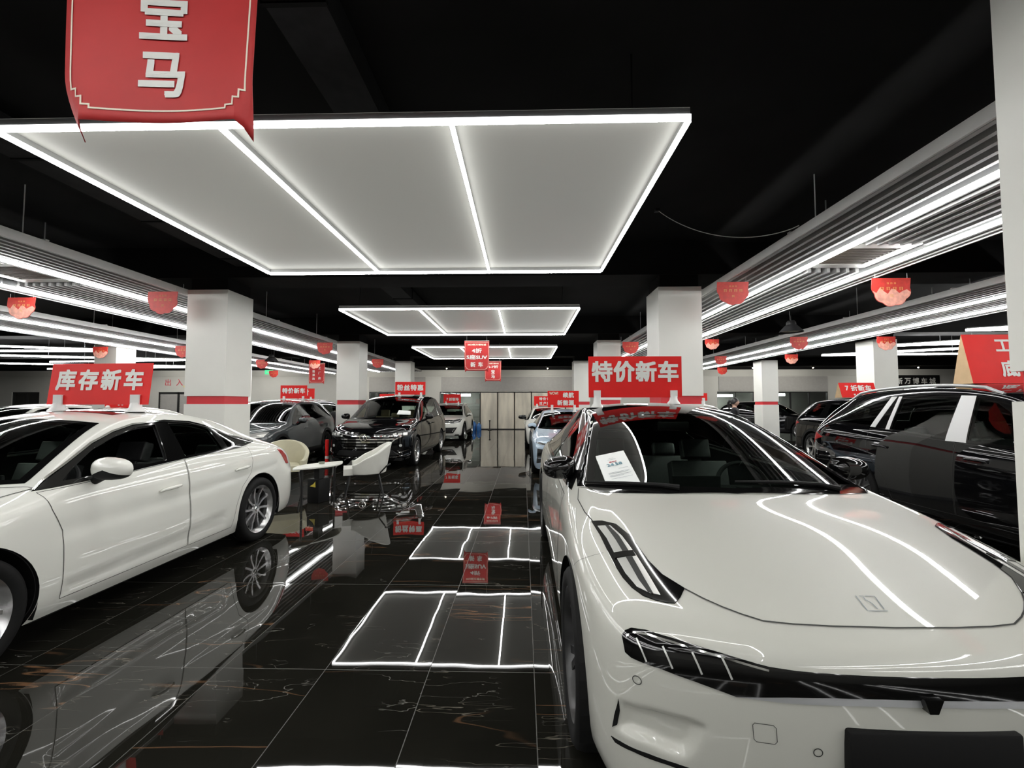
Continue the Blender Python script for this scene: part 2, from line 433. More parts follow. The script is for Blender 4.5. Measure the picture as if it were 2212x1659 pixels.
class Shape:
    """rows: y, half width, shoulder x, shoulder z, top edge x, top edge z, centre z, bow; front/rear: centre y per level"""
    def __init__(s, rows, front, rear, zb=0.2, level=4, zl=None, crease=((5, 2, -3, .55), (4, 0, -1, .25)), glassrows=(4, 6), back=(9, 11), zbr=None):
        s.rows = rows
        P = {}
        ns = len(rows); s.ns = ns
        cols = [i / NX for i in range(-NX, NX + 1)]
        def levels(j):
            y, xw, xs, zs, xe, ze, zc, bow = rows[j]
            z2, z3 = (zl or (.46, .70))
            z3 = min(z3, zs - .12); z2 = min(z2, z3 - .16)
            zq = zb + ((zbr or zb) - zb) * (1 if j == ns - 1 else .6 if j == ns - 2 else 0)
            return [(xw * .93, zq), (xw * .985, zq + .09), (xw, z2), (xw * .99, z3), (xs, zs), (xe, ze)]
        lv = [levels(j) for j in range(ns)]
        V, key = [], {}
        def vid(k, p):
            if k not in key:
                key[k] = len(V); V.append(p)
            return key[k]
        # sides
        def side(j, k, sg):
            x, z = lv[j][k]
            return vid(('s', j, k, sg), (sg * x, rows[j][0], z))
        def end(e, k, i):
            """front (e=0) / rear (e=1) face"""
            j = 0 if e == 0 else ns - 1
            if i == -NX: return side(j, k, -1)
            if i == NX: return side(j, k, 1)
            f = i / NX
            x, z = lv[j][k]
            y0 = rows[j][0]
            yc = (front if e == 0 else rear)[k]
            w = 1 - abs(f) ** 2.3
            zc = rows[j][6] if k == 5 else z
            return vid(('e', e, k, i), (x * f, y0 + (yc - y0) * w, z + (zc - z) * (1 - f * f)))
        def top(j, i):
            if i == -NX: return side(j, 5, -1)
            if i == NX: return side(j, 5, 1)
            if j == 0: return end(0, 5, i)
            if j == ns - 1: return end(1, 5, i)
            f = i / NX
            y, xw, xs, zs, xe, ze, zc, bow = rows[j]
            return vid(('t', j, i), (xe * f, y - bow * (1 - f * f), ze + (zc - ze) * (1 - f * f)))
        F = []
        for sg in (-1, 1):
            for j in range(ns - 1):
                for k in range(5):
                    q = [side(j, k, sg), side(j + 1, k, sg), side(j + 1, k + 1, sg), side(j, k + 1, sg)]
                    F.append(q if sg > 0 else q[::-1])
        for e in (0, 1):
            for k in range(5):
                for i in range(-NX, NX):
                    q = [end(e, k, i), end(e, k, i + 1), end(e, k + 1, i + 1), end(e, k + 1, i)]
                    F.append(q if e == 0 else q[::-1])
        for j in range(ns - 1):
            for i in range(-NX, NX):
                F.append([top(j, i), top(j, i + 1), top(j + 1, i + 1), top(j + 1, i)])
        me = bpy.data.meshes.new('cage'); me.from_pydata(V, [], F)
        bm = bmesh.new(); bm.from_mesh(me)
        bm.verts.ensure_lookup_table()
        cl = bm.edges.layers.float.new('crease_edge')
        def setc(a, b, c):
            e = bm.edges.get((bm.verts[a], bm.verts[b]))
            if e: e[cl] = c
        for (k, j0, j1, c) in crease:
            for sg in (-1, 1):
                for j in range(j0, (j1 if j1 > 0 else ns + j1)):
                    setc(side(j, k, sg), side(j + 1, k, sg), c)
        for j, c in ((glassrows[0], .35), (glassrows[1], .12), (back[1], .3)):
            for i in range(-NX, NX): setc(top(j, i), top(j, i + 1), c)
        bmesh.ops.recalc_face_normals(bm, faces=bm.faces[:])
        bm.to_mesh(me); bm.free()
        o = bpy.data.objects.new('cage', me); COL.objects.link(o)
        md = o.modifiers.new('s', 'SUBSURF'); md.levels = level; md.render_levels = level; md.use_limit_surface = True
        dg = bpy.context.evaluated_depsgraph_get()
        ev = bpy.data.meshes.new_from_object(o.evaluated_get(dg))
        nv = len(ev.vertices)
        co = np.empty(nv * 3); ev.vertices.foreach_get('co', co); s.co = co.reshape(-1, 3)
        no = np.empty(nv * 3); ev.vertices.foreach_get('normal', no); s.no = no.reshape(-1, 3)
        fc = np.empty(len(ev.polygons) * 4, dtype=np.int32); ev.polygons.foreach_get('vertices', fc); s.fc = fc.reshape(-1, 4)
        c = s.co[s.fc].mean(1); n = np.cross(s.co[s.fc[:, 2]] - s.co[s.fc[:, 0]], s.co[s.fc[:, 3]] - s.co[s.fc[:, 1]])
        mid = np.array([0, s.co[:, 1].mean(), .75])
        if ((c - mid) * n).sum(1).mean() < 0:
            s.fc = s.fc[:, ::-1].copy(); s.no = -s.no
        bpy.data.objects.remove(o); bpy.data.meshes.remove(me); bpy.data.meshes.remove(ev)
        tri = np.concatenate([s.fc[:, [0, 1, 2]], s.fc[:, [0, 2, 3]]])
        s.tri = tri
        s.bvh = BVHTree.FromPolygons([Vector(v) for v in s.co], [tuple(int(q) for q in t) for t in tri])
        s.keep = np.ones(len(s.fc), bool)
        s.cut_co = s.co.copy()
        s.cut_no = s.no.copy()
        s.cache = {}
    def normal(s, hit, ti):
        a, b, c = s.tri[ti]
        A, B, C_ = s.co[a], s.co[b], s.co[c]
        p = np.array(hit)
        v0, v1, v2 = B - A, C_ - A, p - A
        d00, d01, d11, d20, d21 = v0 @ v0, v0 @ v1, v1 @ v1, v2 @ v0, v2 @ v1
        den = d00 * d11 - d01 * d01
        if abs(den) < 1e-14: return Vector(s.no[a])
        v = (d11 * d20 - d01 * d21) / den; w = (d00 * d21 - d01 * d20) / den
        n = s.no[a] * (1 - v - w) + s.no[b] * v + s.no[c] * w
        return Vector(n).normalized()
    def basis(s, d):
        d = Vector(d).normalized()
        e1 = d.cross(Vector((0, 0, 1))) if abs(d.z) < .95 else Vector((1, 0, 0))
        e1.normalize()
        e2 = e1.cross(d); e2.normalize()
        return d, e1, e2
    def shoot(s, p, d, fallback=True):
        d = Vector(d)
        o = Vector(p) - d * (Vector(p).dot(d)) - d * 12
        h, n, i, t = s.bvh.ray_cast(o, d)
        if h is None or False:
            h, n, i, t = s.bvh.find_nearest(Vector(p))
        return h, s.normal(h, i)
    def dent(s, pts, d, depth, fall=.03):
        """press the sheet metal in inside an outline; fall is the width of the soft edge"""
        d, e1, e2 = s.basis(d)
        E1, E2, D = np.array(e1), np.array(e2), np.array(d)
        poly = np.array([[np.dot(p, E1), np.dot(p, E2)] for p in [np.array(q, float) for q in pts]])
        q = np.stack([s.co @ E1, s.co @ E2], 1)
        m = inside(q, poly) & ((s.no @ D) < 0.05)
        for i in np.nonzero(m)[0]:
            r = np.hypot(*(nearest_on(poly, q[i]) - q[i]))
            w = min(1, r / fall); w = w * w * (3 - 2 * w)
            s.co[i] -= s.no[i] * depth * w
    def refresh(s):
        fn = np.cross(s.co[s.fc[:, 2]] - s.co[s.fc[:, 0]], s.co[s.fc[:, 3]] - s.co[s.fc[:, 1]])
        no = np.zeros_like(s.co)
        for k in range(4): np.add.at(no, s.fc[:, k], fn)
        s.no = no / np.maximum(np.linalg.norm(no, axis=1, keepdims=True), 1e-12)
        s.cut_co = s.co.copy(); s.cut_no = s.no.copy()
        s.bvh = BVHTree.FromPolygons([Vector(v) for v in s.co], [tuple(int(q) for q in t) for t in s.tri])
    # ---- holes
    def cut(s, pts, d):
        d, e1, e2 = s.basis(d)
        E1, E2, D = np.array(e1), np.array(e2), np.array(d)
        poly = np.array([[np.dot(p, E1), np.dot(p, E2)] for p in [np.array(q, float) for q in pts]])
        cen = s.cut_co[s.fc].mean(1)
        n = np.cross(s.co[s.fc[:, 2]] - s.co[s.fc[:, 0]], s.co[s.fc[:, 3]] - s.co[s.fc[:, 1]])
        cand = s.keep & ((n @ D) < 0)
        q = np.stack([cen @ E1, cen @ E2], 1)
        ins = inside(q, poly)
        dele = cand & ins
        if d.x and abs(d.x) > .9:   # side views: only that side
            dele &= (cen[:, 0] * d.x < 0)
        vd = np.zeros(len(s.co), bool); vd[s.fc[dele].ravel()] = True
        s.keep &= ~dele
        vk = np.zeros(len(s.co), bool); vk[s.fc[s.keep].ravel()] = True
        for vi in np.nonzero(vd & vk)[0]:
            p = s.cut_co[vi]
            a = nearest_on(poly, np.array([p @ E1, p @ E2]))
            w = e1 * a[0] + e2 * a[1] + d * float(p @ D)
            h, nn, ti, t = s.bvh.ray_cast(w - d * .6, d, 1.2)
            if h is not None:
                s.cut_co[vi] = h; s.cut_no[vi] = s.normal(h, ti)
    def body_mesh(s):
        if 'body' in s.cache: return s.cache['body']
        fc = s.fc[s.keep]
        used = np.unique(fc)
        mp = -np.ones(len(s.co), int); mp[used] = np.arange(len(used))
        co, no, f = s.cut_co[used], s.cut_no[used], mp[fc]
        n = len(co)
        inner = co - no * .028
        V = np.concatenate([co, inner])
        F = [tuple(map(int, q)) for q in f] + [tuple(map(int, q[::-1] + n)) for q in f]
        me = bpy.data.meshes.new('car_body')
        me.from_pydata([tuple(v) for v in V], [], F)
        me.polygons.foreach_set('material_index', [0] * len(f) + [1] * len(f))
        me.polygons.foreach_set('use_smooth', [True] * (2 * len(f)))
        me.materials.append(M['white_paint']); me.materials.append(M['interior'])
        me.normals_split_custom_set_from_vertices([tuple(v) for v in np.concatenate([no, -no])])
        s.cache['body'] = me
        return me
    # ---- patches lying on the surface
    def patch_mesh(s, pts, d, off=.002, res=.03, holes=(), skirt=True, key=None, mirror=False):
        if key and key in s.cache: return s.cache[key]
        d, e1, e2 = s.basis(d)
        to2 = lambda p: Vector((Vector(p).dot(e1), Vector(p).dot(e2)))
        def ring(pp):
            q = [to2(p) for p in pp]; out = []
            for a, b in zip(q, q[1:] + q[:1]):
                k = max(1, int((b - a).length / res + .5))
                out += [a.lerp(b, t / k) for t in range(k)]
            return out
        loops = [ring(pts)] + [ring(h) for h in holes]
        vs, es = [], []
        for lp in loops:
            n0 = len(vs); vs += lp
            es += [(n0 + i, n0 + (i + 1) % len(lp)) for i in range(len(lp))]
        arr = [np.array([[v.x, v.y] for v in lp]) for lp in loops]
        lo, hi = arr[0].min(0), arr[0].max(0)
        gx = np.arange(lo[0] + res * .5, hi[0], res); gy = np.arange(lo[1] + res * .5, hi[1], res)
        if len(gx) and len(gy):
            g = np.stack(np.meshgrid(gx, gy), -1).reshape(-1, 2)
            k = inside(g, arr[0])
            for a in arr[1:]: k &= ~inside(g, a)
            for q in g[k]:
                if min(np.hypot(*(a - q).T).min() for a in arr) > res * .45:
                    vs.append(Vector(q))
        r = delaunay_2d_cdt(vs, es, [], 1 if not holes else 1, 1e-6)
        v2, tris = r[0], r[2]
        if holes:
            cen = np.array([[sum(v2[i].x for i in t) / len(t), sum(v2[i].y for i in t) / len(t)] for t in tris])
            bad = np.zeros(len(tris), bool)
            for a in arr[1:]: bad |= inside(cen, a)
            tris = [t for t, b in zip(tris, bad) if not b]
        dm = sum(Vector(p).dot(d) for p in pts) / len(pts)
        V, N = [], []
        for q in v2:
            p = e1 * q.x + e2 * q.y + d * dm
            h, n, i, t = s.bvh.ray_cast(p - d * 12, d)
            if h is None: h, n, i, t = s.bvh.find_nearest(p)
            nn = s.normal(h, i)
            V.append(h + nn * off); N.append(nn)
        F = []
        for t in tris:
            a, b, c = (V[i] for i in t[:3])
            F.append(tuple(t) if (b - a).cross(c - a).dot(d) < 0 else tuple(t[::-1]))
        if skirt:
            cnt = {}
            for f in F:
                for a, b in zip(f, f[1:] + f[:1]): cnt[(a, b)] = 1
            bnd = [(a, b) for (a, b) in cnt if (b, a) not in cnt]
            m = {}
            def low(i):
                if i not in m:
                    m[i] = len(V); V.append(V[i] - N[i] * (off + .003)); N.append(N[i])
                return m[i]
            for a, b in bnd: F.append((b, a, low(a), low(b)))
        if mirror:
            V = [Vector((-v.x, v.y, v.z)) for v in V]; N = [Vector((-v.x, v.y, v.z)) for v in N]; F = [f[::-1] for f in F]
        me = bpy.data.meshes.new('patch')
        me.from_pydata([tuple(v) for v in V], [], F)
        me.polygons.foreach_set('use_smooth', [True] * len(F))
        me.materials.append(M['white_paint'])
        me.normals_split_custom_set_from_vertices([tuple(n) for n in N])
        if key: s.cache[key] = me
        return me
    def ribbon_mesh(s, lines, w=.005, off=.0035, closed=False, key=None, res=.03, both=False, sect=False):
        """lines: list of (points, direction)"""
        if key and key in s.cache: return s.cache[key]
        V, F, NN = [], [], []
        for pts, d in lines:
            d = Vector(d).normalized()
            pp = [Vector(p) for p in pts]
            if closed: pp.append(pp[0])
            q = []
            for a, b in zip(pp, pp[1:]):
                k = max(1, int((b - a).length / res + .5))
                q += [a.lerp(b, t / k) for t in range(k)]
            q.append(pp[-1])
            H = []
            for p in q:
                o = p - d * p.dot(d) - d * 12
                h, n, i, t = s.bvh.ray_cast(o, d)
                if h is None: h, n, i, t = s.bvh.find_nearest(p)
                H.append((h, s.normal(h, i)))
            for mir in ((1, -1) if both else (1,)):
                n0 = len(V)
                for i, (h, n) in enumerate(H):
                    t = (H[min(i + 1, len(H) - 1)][0] - H[max(i - 1, 0)][0])
                    t = t.normalized() if t.length > 1e-9 else Vector((0, 1, 0))
                    u = n.cross(t).normalized()
                    for sgn in (-1, 1):
                        p = h + u * (w / 2 * sgn) + n * off
                        V.append((p.x * mir, p.y, p.z)); NN.append((n.x * mir, n.y, n.z))
                for i in range(len(H) - 1):
                    a = n0 + 2 * i
                    f = (a, a + 2, a + 3, a + 1)
                    va, vb, vc = (Vector(V[f[0]]), Vector(V[f[1]]), Vector(V[f[2]]))
                    if (vb - va).cross(vc - va).dot(Vector(NN[a])) < 0: f = f[::-1]
                    F.append(f)
        me = bpy.data.meshes.new('ribbon')
        me.from_pydata([tuple(v) for v in V], [], F)
        me.polygons.foreach_set('use_smooth', [True] * len(F))
        me.materials.append(M['seam'])
        me.normals_split_custom_set_from_vertices(NN)
        if key: s.cache[key] = me
        return me

def inside(q, poly):
    x, y = q[:, 0], q[:, 1]
    r = np.zeros(len(q), bool)
    n = len(poly)
    for i in range(n):
        x1, y1 = poly[i]; x2, y2 = poly[(i + 1) % n]
        if y1 == y2: continue
        c = ((y1 > y) != (y2 > y)) & (x < (x2 - x1) * (y - y1) / (y2 - y1) + x1)
        r ^= c
    return r

def nearest_on(poly, p):
    a = poly; b = np.roll(poly, -1, 0)
    ab = b - a
    t = np.clip(((p - a) * ab).sum(1) / np.maximum((ab ** 2).sum(1), 1e-12), 0, 1)
    q = a + ab * t[:, None]
    return q[np.argmin(((q - p) ** 2).sum(1))]

def shrink(poly, k):
    """move a 2D-ish polygon (3D points) towards its inside by k, in its own plane"""
    p = [Vector(q) for q in poly]
    n = Vector((0, 0, 0))
    c = sum(p, Vector()) / len(p)
    for a, b in zip(p, p[1:] + p[:1]): n += (a - c).cross(b - c)
    n.normalize()
    out = []
    for i, q in enumerate(p):
        a, b = (q - p[i - 1]), (p[(i + 1) % len(p)] - q)
        if a.length < 1e-9 or b.length < 1e-9: out.append(tuple(q)); continue
        m = (n.cross(a.normalized()) + n.cross(b.normalized()))
        if m.length < 1e-6: out.append(tuple(q)); continue
        m.normalize()
        cs = max(.5, m.dot(n.cross(a.normalized())))
        out.append(tuple(q + m * (k / cs)))
    return out

def put(name, me, material, parent, label=None):
    """link a mesh with its own material for this copy"""
    o = bpy.data.objects.new(name, me)
    link(o, parent)
    mats = material if isinstance(material, (list, tuple)) else [material]
    for i, m in enumerate(mats):
        o.material_slots[i].link = 'OBJECT'
        o.material_slots[i].material = m
    if label: o['label'] = label
    return o

SIDE_R, SIDE_L = (-1, 0, 0), (1, 0, 0)      # ray directions that look at the +X and -X flank
FRONT, REAR, TOP = (0, 1, 0), (0, -1, 0), (0, 0, -1)
def yz(l): return [(0, y, z) for y, z in l]
def xz(l): return [(x, 0, z) for x, z in l]
def circle_yz(y, z, r, n=48, zmin=None):
    return [(0, y + r * math.cos(2 * math.pi * i / n), z + r * math.sin(2 * math.pi * i / n)) for i in range(n)]

# ------------------------------------------------------------------ wheels, seats and other car parts
_mesh = {}
def cached(key, fn):
    if key not in _mesh: _mesh[key] = fn()
    return _mesh[key]

def data_of(o):
    me = o.data
    bpy.data.objects.remove(o)
    return me

def wheel_meshes(R, Wd, style):
    rr = R * .735
    def tyre():
        mb = MB()
        h = Wd / 2
        prof = [(rr - .004, -h * .82), (rr + .02, -h * .98), (R - .03, -h), (R - .008, -h * .86), (R, -h * .6), (R, -.012), (R - .008, -.008), (R - .008, .008), (R, .012),
                (R, h * .6), (R - .008, h * .86), (R - .03, h), (rr + .02, h * .98), (rr - .004, h * .82)]
        mb.lathe(prof, 'x', 56)
        return data_of(mb.build('tyre', M['tyre'], smooth=True, sharp=50))
    def rim():
        mb = MB()
        h = Wd / 2
        mb.lathe([(rr, -h * .8), (rr - .03, -h * .5), (rr - .035, h * .55), (rr - .014, h * .80), (rr + .003, h * .92), (rr + .003, h * .8)], 'x', 56)
        mb.lathe([(.0, h * .62), (.055, h * .60), (.062, h * .5), (.062, h * .1), (0, h * .1)], 'x', 24)
        n = {'multi': 10, 'turbine': 5, 'five': 5, 'six': 6}[style]
        for k in range(n):
            a0 = 2 * math.pi * k / n
            pairs = {'multi': [(-.07, .010, .013)], 'turbine': [(-.16, .013, .018), (.16, .013, .018)], 'five': [(0, .035, .055)], 'six': [(-.1, .014, .02), (.1, .014, .02)]}[style]
            for da, w0, w1 in pairs:
                P = []
                for t in (0, .5, 1):
                    r = .05 + (rr - .06) * t
                    a = a0 + da * (1.6 if style == 'multi' else 1) * t
                    hx = h * (.62 - .10 * math.sin(math.pi * t) + .1 * t)
                    w = w0 + (w1 - w0) * t
                    c, s_ = math.cos(a), math.sin(a)
                    for dx, sgn in ((0, -1), (0, 1), (-.03, 1), (-.03, -1)):
                        P.append((hx + dx, r * c - sgn * w * s_, r * s_ + sgn * w * c))
                fs = []
                for i in range(2):
                    for q in range(4):
                        fs.append((i * 4 + q, i * 4 + (q + 1) % 4, i * 4 + 4 + (q + 1) % 4, i * 4 + 4 + q))
                fs += [(0, 1, 2, 3), (8, 9, 10, 11)]
                mb.add(P, fs)
        return data_of(mb.build('rim', M['rim'], smooth=True, sharp=30))
    def disc():
        mb = MB()
        mb.lathe([(.05, 0), (rr * .72, 0), (rr * .72, -.025), (.05, -.025)], 'x', 40, closed=True)
        mb.box(-.04, .012, -.05, .05, rr * .45, rr * .74)
        return data_of(mb.build('brake_disc', M['disc'], smooth=True, sharp=30))
    def cap():
        mb = MB(); h = Wd / 2
        mb.lathe([(0, h * .70), (.024, h * .69), (.03, h * .6)], 'x', 20)
        return data_of(mb.build('hub_cap', M['rim'], smooth=True))
    k = (round(R, 3), round(Wd, 3), style)
    return [cached(('w', i, k), f) for i, f in enumerate((tyre, rim, disc, cap))]

def add_wheel(parent, x, y, R, Wd, style, rim_mat, detail=True):
    t, r, d, c = wheel_meshes(R, Wd, style)
    s = 1 if x > 0 else -1
    w = put('wheel', t, M['tyre'], parent)
    w.location = (x - s * Wd / 2, y, R)
    if s < 0: w.rotation_euler = (0, 0, math.pi)
    put('rim', r, rim_mat, w)
    if detail:
        put('brake_disc', d, M['disc'], w)
        put('hub_cap', c, M['chrome'] if rim_mat is M['rim'] else rim_mat, w)
    return w

def seat_mesh():
    def f():
        mb = MB()
        mb.box(-.25, .25, -.25, .27, .0, .15)
        T = Matrix.Translation((0, .27, .1)) @ Matrix.Rotation(math.radians(-18), 4, 'X')
        mb.box(-.24, .24, -.07, .07, 0, .60, mtx=T)
        mb.box(-.12, .12, -.05, .05, .63, .80, mtx=T)
        mb.box(-.05, .05, -.012, .012, .58, .66, mtx=T)
        o = mb.build('seat', M['seat'])
        rounded(o, .035, 3)
        return data_of(o)
    return cached('seat', f)

def bench_mesh():
    def f():
        mb = MB()
        mb.box(-.62, .62, -.25, .27, 0, .15)
        T = Matrix.Translation((0, .27, .1)) @ Matrix.Rotation(math.radians(-20), 4, 'X')
        mb.box(-.62, .62, -.06, .06, 0, .55, mtx=T)
        for x in (-.38, .38): mb.box(x - .12, x + .12, -.045, .045, .56, .70, mtx=T)
        o = mb.build('rear_bench', M['seat'])
        rounded(o, .03, 3)
        return data_of(o)
    return cached('bench', f)

def steering_mesh():
    def f():
        mb = MB()
        T = Matrix.Rotation(math.radians(65), 4, 'X')
        pts = [T @ Vector((.18 * math.cos(a), .18 * math.sin(a), 0)) for a in [i * math.pi / 16 for i in range(33)]]
        mb.tube(pts, .015, 8, caps=False)
        mb.box(-.17, .17, -.018, .018, -.012, .006, mtx=T); mb.box(-.02, .02, -.17, 0, -.012, .006, mtx=T)
        mb.lathe([(0, .012), (.055, .008), (.06, -.02), (0, -.02)], 'z', 20)
        return data_of(mb.build('steering_wheel', M['interior'], smooth=True))
    return cached('steer', f)

def mirror_meshes(w=.22, h=.14):
    """door mirror for the +X flank: cap (painted), housing below, glass towards the rear"""
    def shell(lo):
        n, m = 24, 10
        V = []
        for j in range(m + 1):
            t = j / m
            y = -.085 * math.cos(t * math.pi / 2)
            r = math.sin(t * math.pi / 2) ** .75
            for k in range(n):
                a = 2 * math.pi * k / n
                c, s = math.cos(a), math.sin(a)
                e = 2.6
                px = math.copysign(abs(c) ** (2 / e), c) * w / 2 * r
                pz = math.copysign(abs(s) ** (2 / e), s) * h / 2 * r
                px2 = px - pz * .0
                V.append((px2, y + .02 * (px / w) * -1.2, pz * (1 - .25 * (px / w))))
        F = []
        for j in range(m):
            for k in range(n):
                k2 = (k + 1) % n
                if (math.sin(2 * math.pi * (k + .5) / n) < -.45) == lo:
                    F.append((j * n + k, j * n + k2, (j + 1) * n + k2, (j + 1) * n + k))
        return V, F
    def cap():
        mb = MB(); mb.add(*shell(False)); return data_of(mb.build('mirror_cap', M['white_paint'], smooth=True, sharp=60))
    def low():
        mb = MB(); mb.add(*shell(True))
        pts = [(-w * .25, .0, -h * .35), (-w * .55, .02, -h * .62), (-w * .86, .045, -h * .75)]
        mb.tube(pts, [.028, .026, .034], 10)
        n = 24
        V, _ = shell(True)
        mb.add(V[-n:], [tuple(range(n))])
        return data_of(mb.build('mirror_housing', M['matt_black'], smooth=True, sharp=40))
    k = (round(w, 2), round(h, 2))
    return cached(('mc', k), cap), cached(('ml', k), low)

def handle_mesh():
    def f():
        mb = MB()
        mb.tube([(0, -.105, -.012), (.018, -.085, 0), (.026, -.03, .004), (.026, .04, .006), (.018, .085, .006), (0, .105, .004)], [.009, .013, .015, .015, .012, .008], 10)
        return data_of(mb.build('door_handle', M['white_paint'], smooth=True, sharp=60))
    return cached('handle', f)
# ------------------------------------------------------------------ car shapes (y back from the nose, z up, x across)
SPEC = {}
SPEC['fastback'] = dict(
    rows=[(.30, .895, .85, .745, .70, .80, .79, 0), (.60, .96, .925, .81, .80, .878, .888, 0), (.92, .98, .95, .88, .81, .942, .968, 0), (1.25, .972, .945, .92, .82, .985, 1.005, .02),
          (1.47, .97, .94, .945, .80, 1.03, 1.03, .20), (1.95, .968, .935, .965, .70, 1.235, 1.275, .15), (2.42, .965, .93, .975, .605, 1.42, 1.475, .08), (2.95, .965, .93, .985, .595, 1.475, 1.53, 0),
          (3.45, .967, .93, .99, .585, 1.46, 1.515, 0), (3.95, .975, .935, 1.0, .57, 1.38, 1.43, 0), (4.40, .975, .93, 1.02, .56, 1.23, 1.27, 0), (4.75, .95, .88, 1.02, .62, 1.09, 1.11, 0), (4.93, .86, .82, .98, .68, 1.05, 1.06, 0)],
    front=[.24, .175, .135, .12, .12, .19], rear=[4.95, 5.0, 5.04, 5.04, 5.02, 5.0], zb=.17,
    dlo=[(1.50, .985), (1.95, 1.19), (2.25, 1.30), (2.55, 1.365), (3.0, 1.395), (3.5, 1.38), (3.95, 1.29), (4.25, 1.17), (4.36, 1.09), (4.2, 1.04), (3.4, 1.015), (2.5, .995)],
    wins=[[(1.75, 1.02), (2.05, 1.19), (2.35, 1.295), (2.60, 1.335), (2.82, 1.35), (2.84, 1.03)], [(2.95, 1.03), (2.93, 1.355), (3.3, 1.35), (3.6, 1.325), (3.88, 1.25), (4.05, 1.17), (3.95, 1.06)]],
    wind=[(-.80, 1.45, 1.0), (-.45, 1.32, 1.0), (0, 1.27, 1.0), (.45, 1.32, 1.0), (.80, 1.45, 1.0), (.70, 1.93, 1.22), (.585, 2.40, 1.40), (.3, 2.33, 1.43), (0, 2.31, 1.44), (-.3, 2.33, 1.43), (-.585, 2.40, 1.40), (-.70, 1.93, 1.22)],
    wdir=(0, .75, -.66),
    back=[(-.52, 3.85, 1.42), (.52, 3.85, 1.42), (.50, 4.62, 1.15), (-.50, 4.62, 1.15)], bdir=(0, -.4, -.9),
    doors=[[(1.56, .95), (1.50, .75), (1.52, .34), (2.72, .34), (2.86, .50), (2.88, .985)], [(2.89, .985), (2.87, .5), (2.74, .34), (3.4, .34), (3.52, .55), (3.75, .75), (3.98, .88), (4.0, 1.0)]],
    wheels=(.90, 3.92, .365, .25, .965), arch=.40, seats=[(-.38, 2.35), (.38, 2.35)], bench=3.25, seat_z=.38, dash=(1.62, .92), mirror=(.88, 1.72, 1.09), handles=[],
    dents=[([(.854, 0, .522), (.87, 0, .412), (.772, 0, .412), (.67, 0, .392), (.635, 0, .435), (.605, 0, .52), (.66, 0, .535), (.765, 0, .538)], FRONT, .028, .035)])
SPEC['sedan'] = dict(
    rows=[(.32, .80, .77, .70, .66, .76, .76, 0), (.62, .90, .87, .78, .74, .83, .85, 0), (.93, .93, .90, .84, .76, .90, .93, 0), (1.25, .925, .90, .90, .77, .965, .985, .05),
          (1.42, .925, .90, .93, .76, 1.01, 1.02, .22), (1.72, .925, .895, .955, .675, 1.19, 1.225, .18), (2.08, .925, .89, .975, .595, 1.375, 1.42, .10), (2.5, .925, .89, .99, .58, 1.425, 1.475, 0),
          (2.95, .925, .89, 1.005, .57, 1.40, 1.455, 0), (3.4, .925, .89, 1.03, .555, 1.295, 1.355, 0), (3.85, .92, .88, 1.05, .55, 1.13, 1.18, 0), (4.22, .89, .82, .96, .57, 1.03, 1.07, 0), (4.45, .80, .73, .87, .60, .93, .97, 0)],
    front=[.12, .06, .02, 0, .03, .14], rear=[4.52, 4.62, 4.70, 4.70, 4.66, 4.60], zb=.185, zbr=.20, back_rows=(9, 10),
    dlo=[(1.33, .965), (1.58, 1.095), (1.82, 1.222), (2.01, 1.295), (2.2, 1.342), (2.53, 1.362), (2.82, 1.338), (3.09, 1.275), (3.33, 1.17), (3.59, 1.085), (3.27, 1.05), (2.49, 1.025), (1.97, .995)],
    wins=[[(1.50, .998), (1.62, 1.075), (1.83, 1.19), (2.03, 1.265), (2.22, 1.312), (2.42, 1.33), (2.32, 1.035)], [(2.52, 1.045), (2.56, 1.335), (2.82, 1.312), (3.03, 1.262), (3.02, 1.06)], [(3.10, 1.066), (3.12, 1.228), (3.32, 1.135), (3.47, 1.085)]],
    wind=[(-.71, 1.38, 1.0), (-.45, 1.26, 1.0), (0, 1.20, 1.0), (.45, 1.26, 1.0), (.71, 1.38, 1.0), (.61, 1.72, 1.2), (.52, 2.03, 1.36), (.3, 1.98, 1.39), (0, 1.96, 1.40), (-.3, 1.98, 1.39), (-.52, 2.03, 1.36), (-.61, 1.72, 1.2)],
    wdir=(0, .75, -.66),
    back=[(-.50, 3.30, 1.36), (.50, 3.30, 1.36), (.52, 3.92, 1.14), (-.52, 3.92, 1.14)], bdir=(0, -.4, -.9),
    doors=[[(1.34, .955), (1.37, .84), (1.43, .7), (1.44, .27), (2.50, .27), (2.49, 1.02)], [(2.50, 1.02), (2.51, .27), (3.08, .27), (3.13, .48), (3.22, .65), (3.38, .77), (3.42, .9), (3.40, 1.05)]],
    wheels=(.92, 3.55, .345, .225, .915), arch=.385, seats=[(-.36, 2.05), (.36, 2.05)], bench=2.95, seat_z=.36, dash=(1.5, .9), mirror=(.96, 1.66, 1.06), msize=(.30, .155), dents=[(yz([(1.36, .60), (1.36, .79), (2.4, .805), (3.3, .83), (4.0, .86), (3.9, .74), (3.3, .70), (2.4, .63)]), SIDE_R, .007, .10), (yz([(1.40, .25), (1.42, .40), (2.3, .43), (3.02, .50), (3.05, .27)]), SIDE_R, .011, .08)], handles=[(2.28, .81), (3.22, .84)])
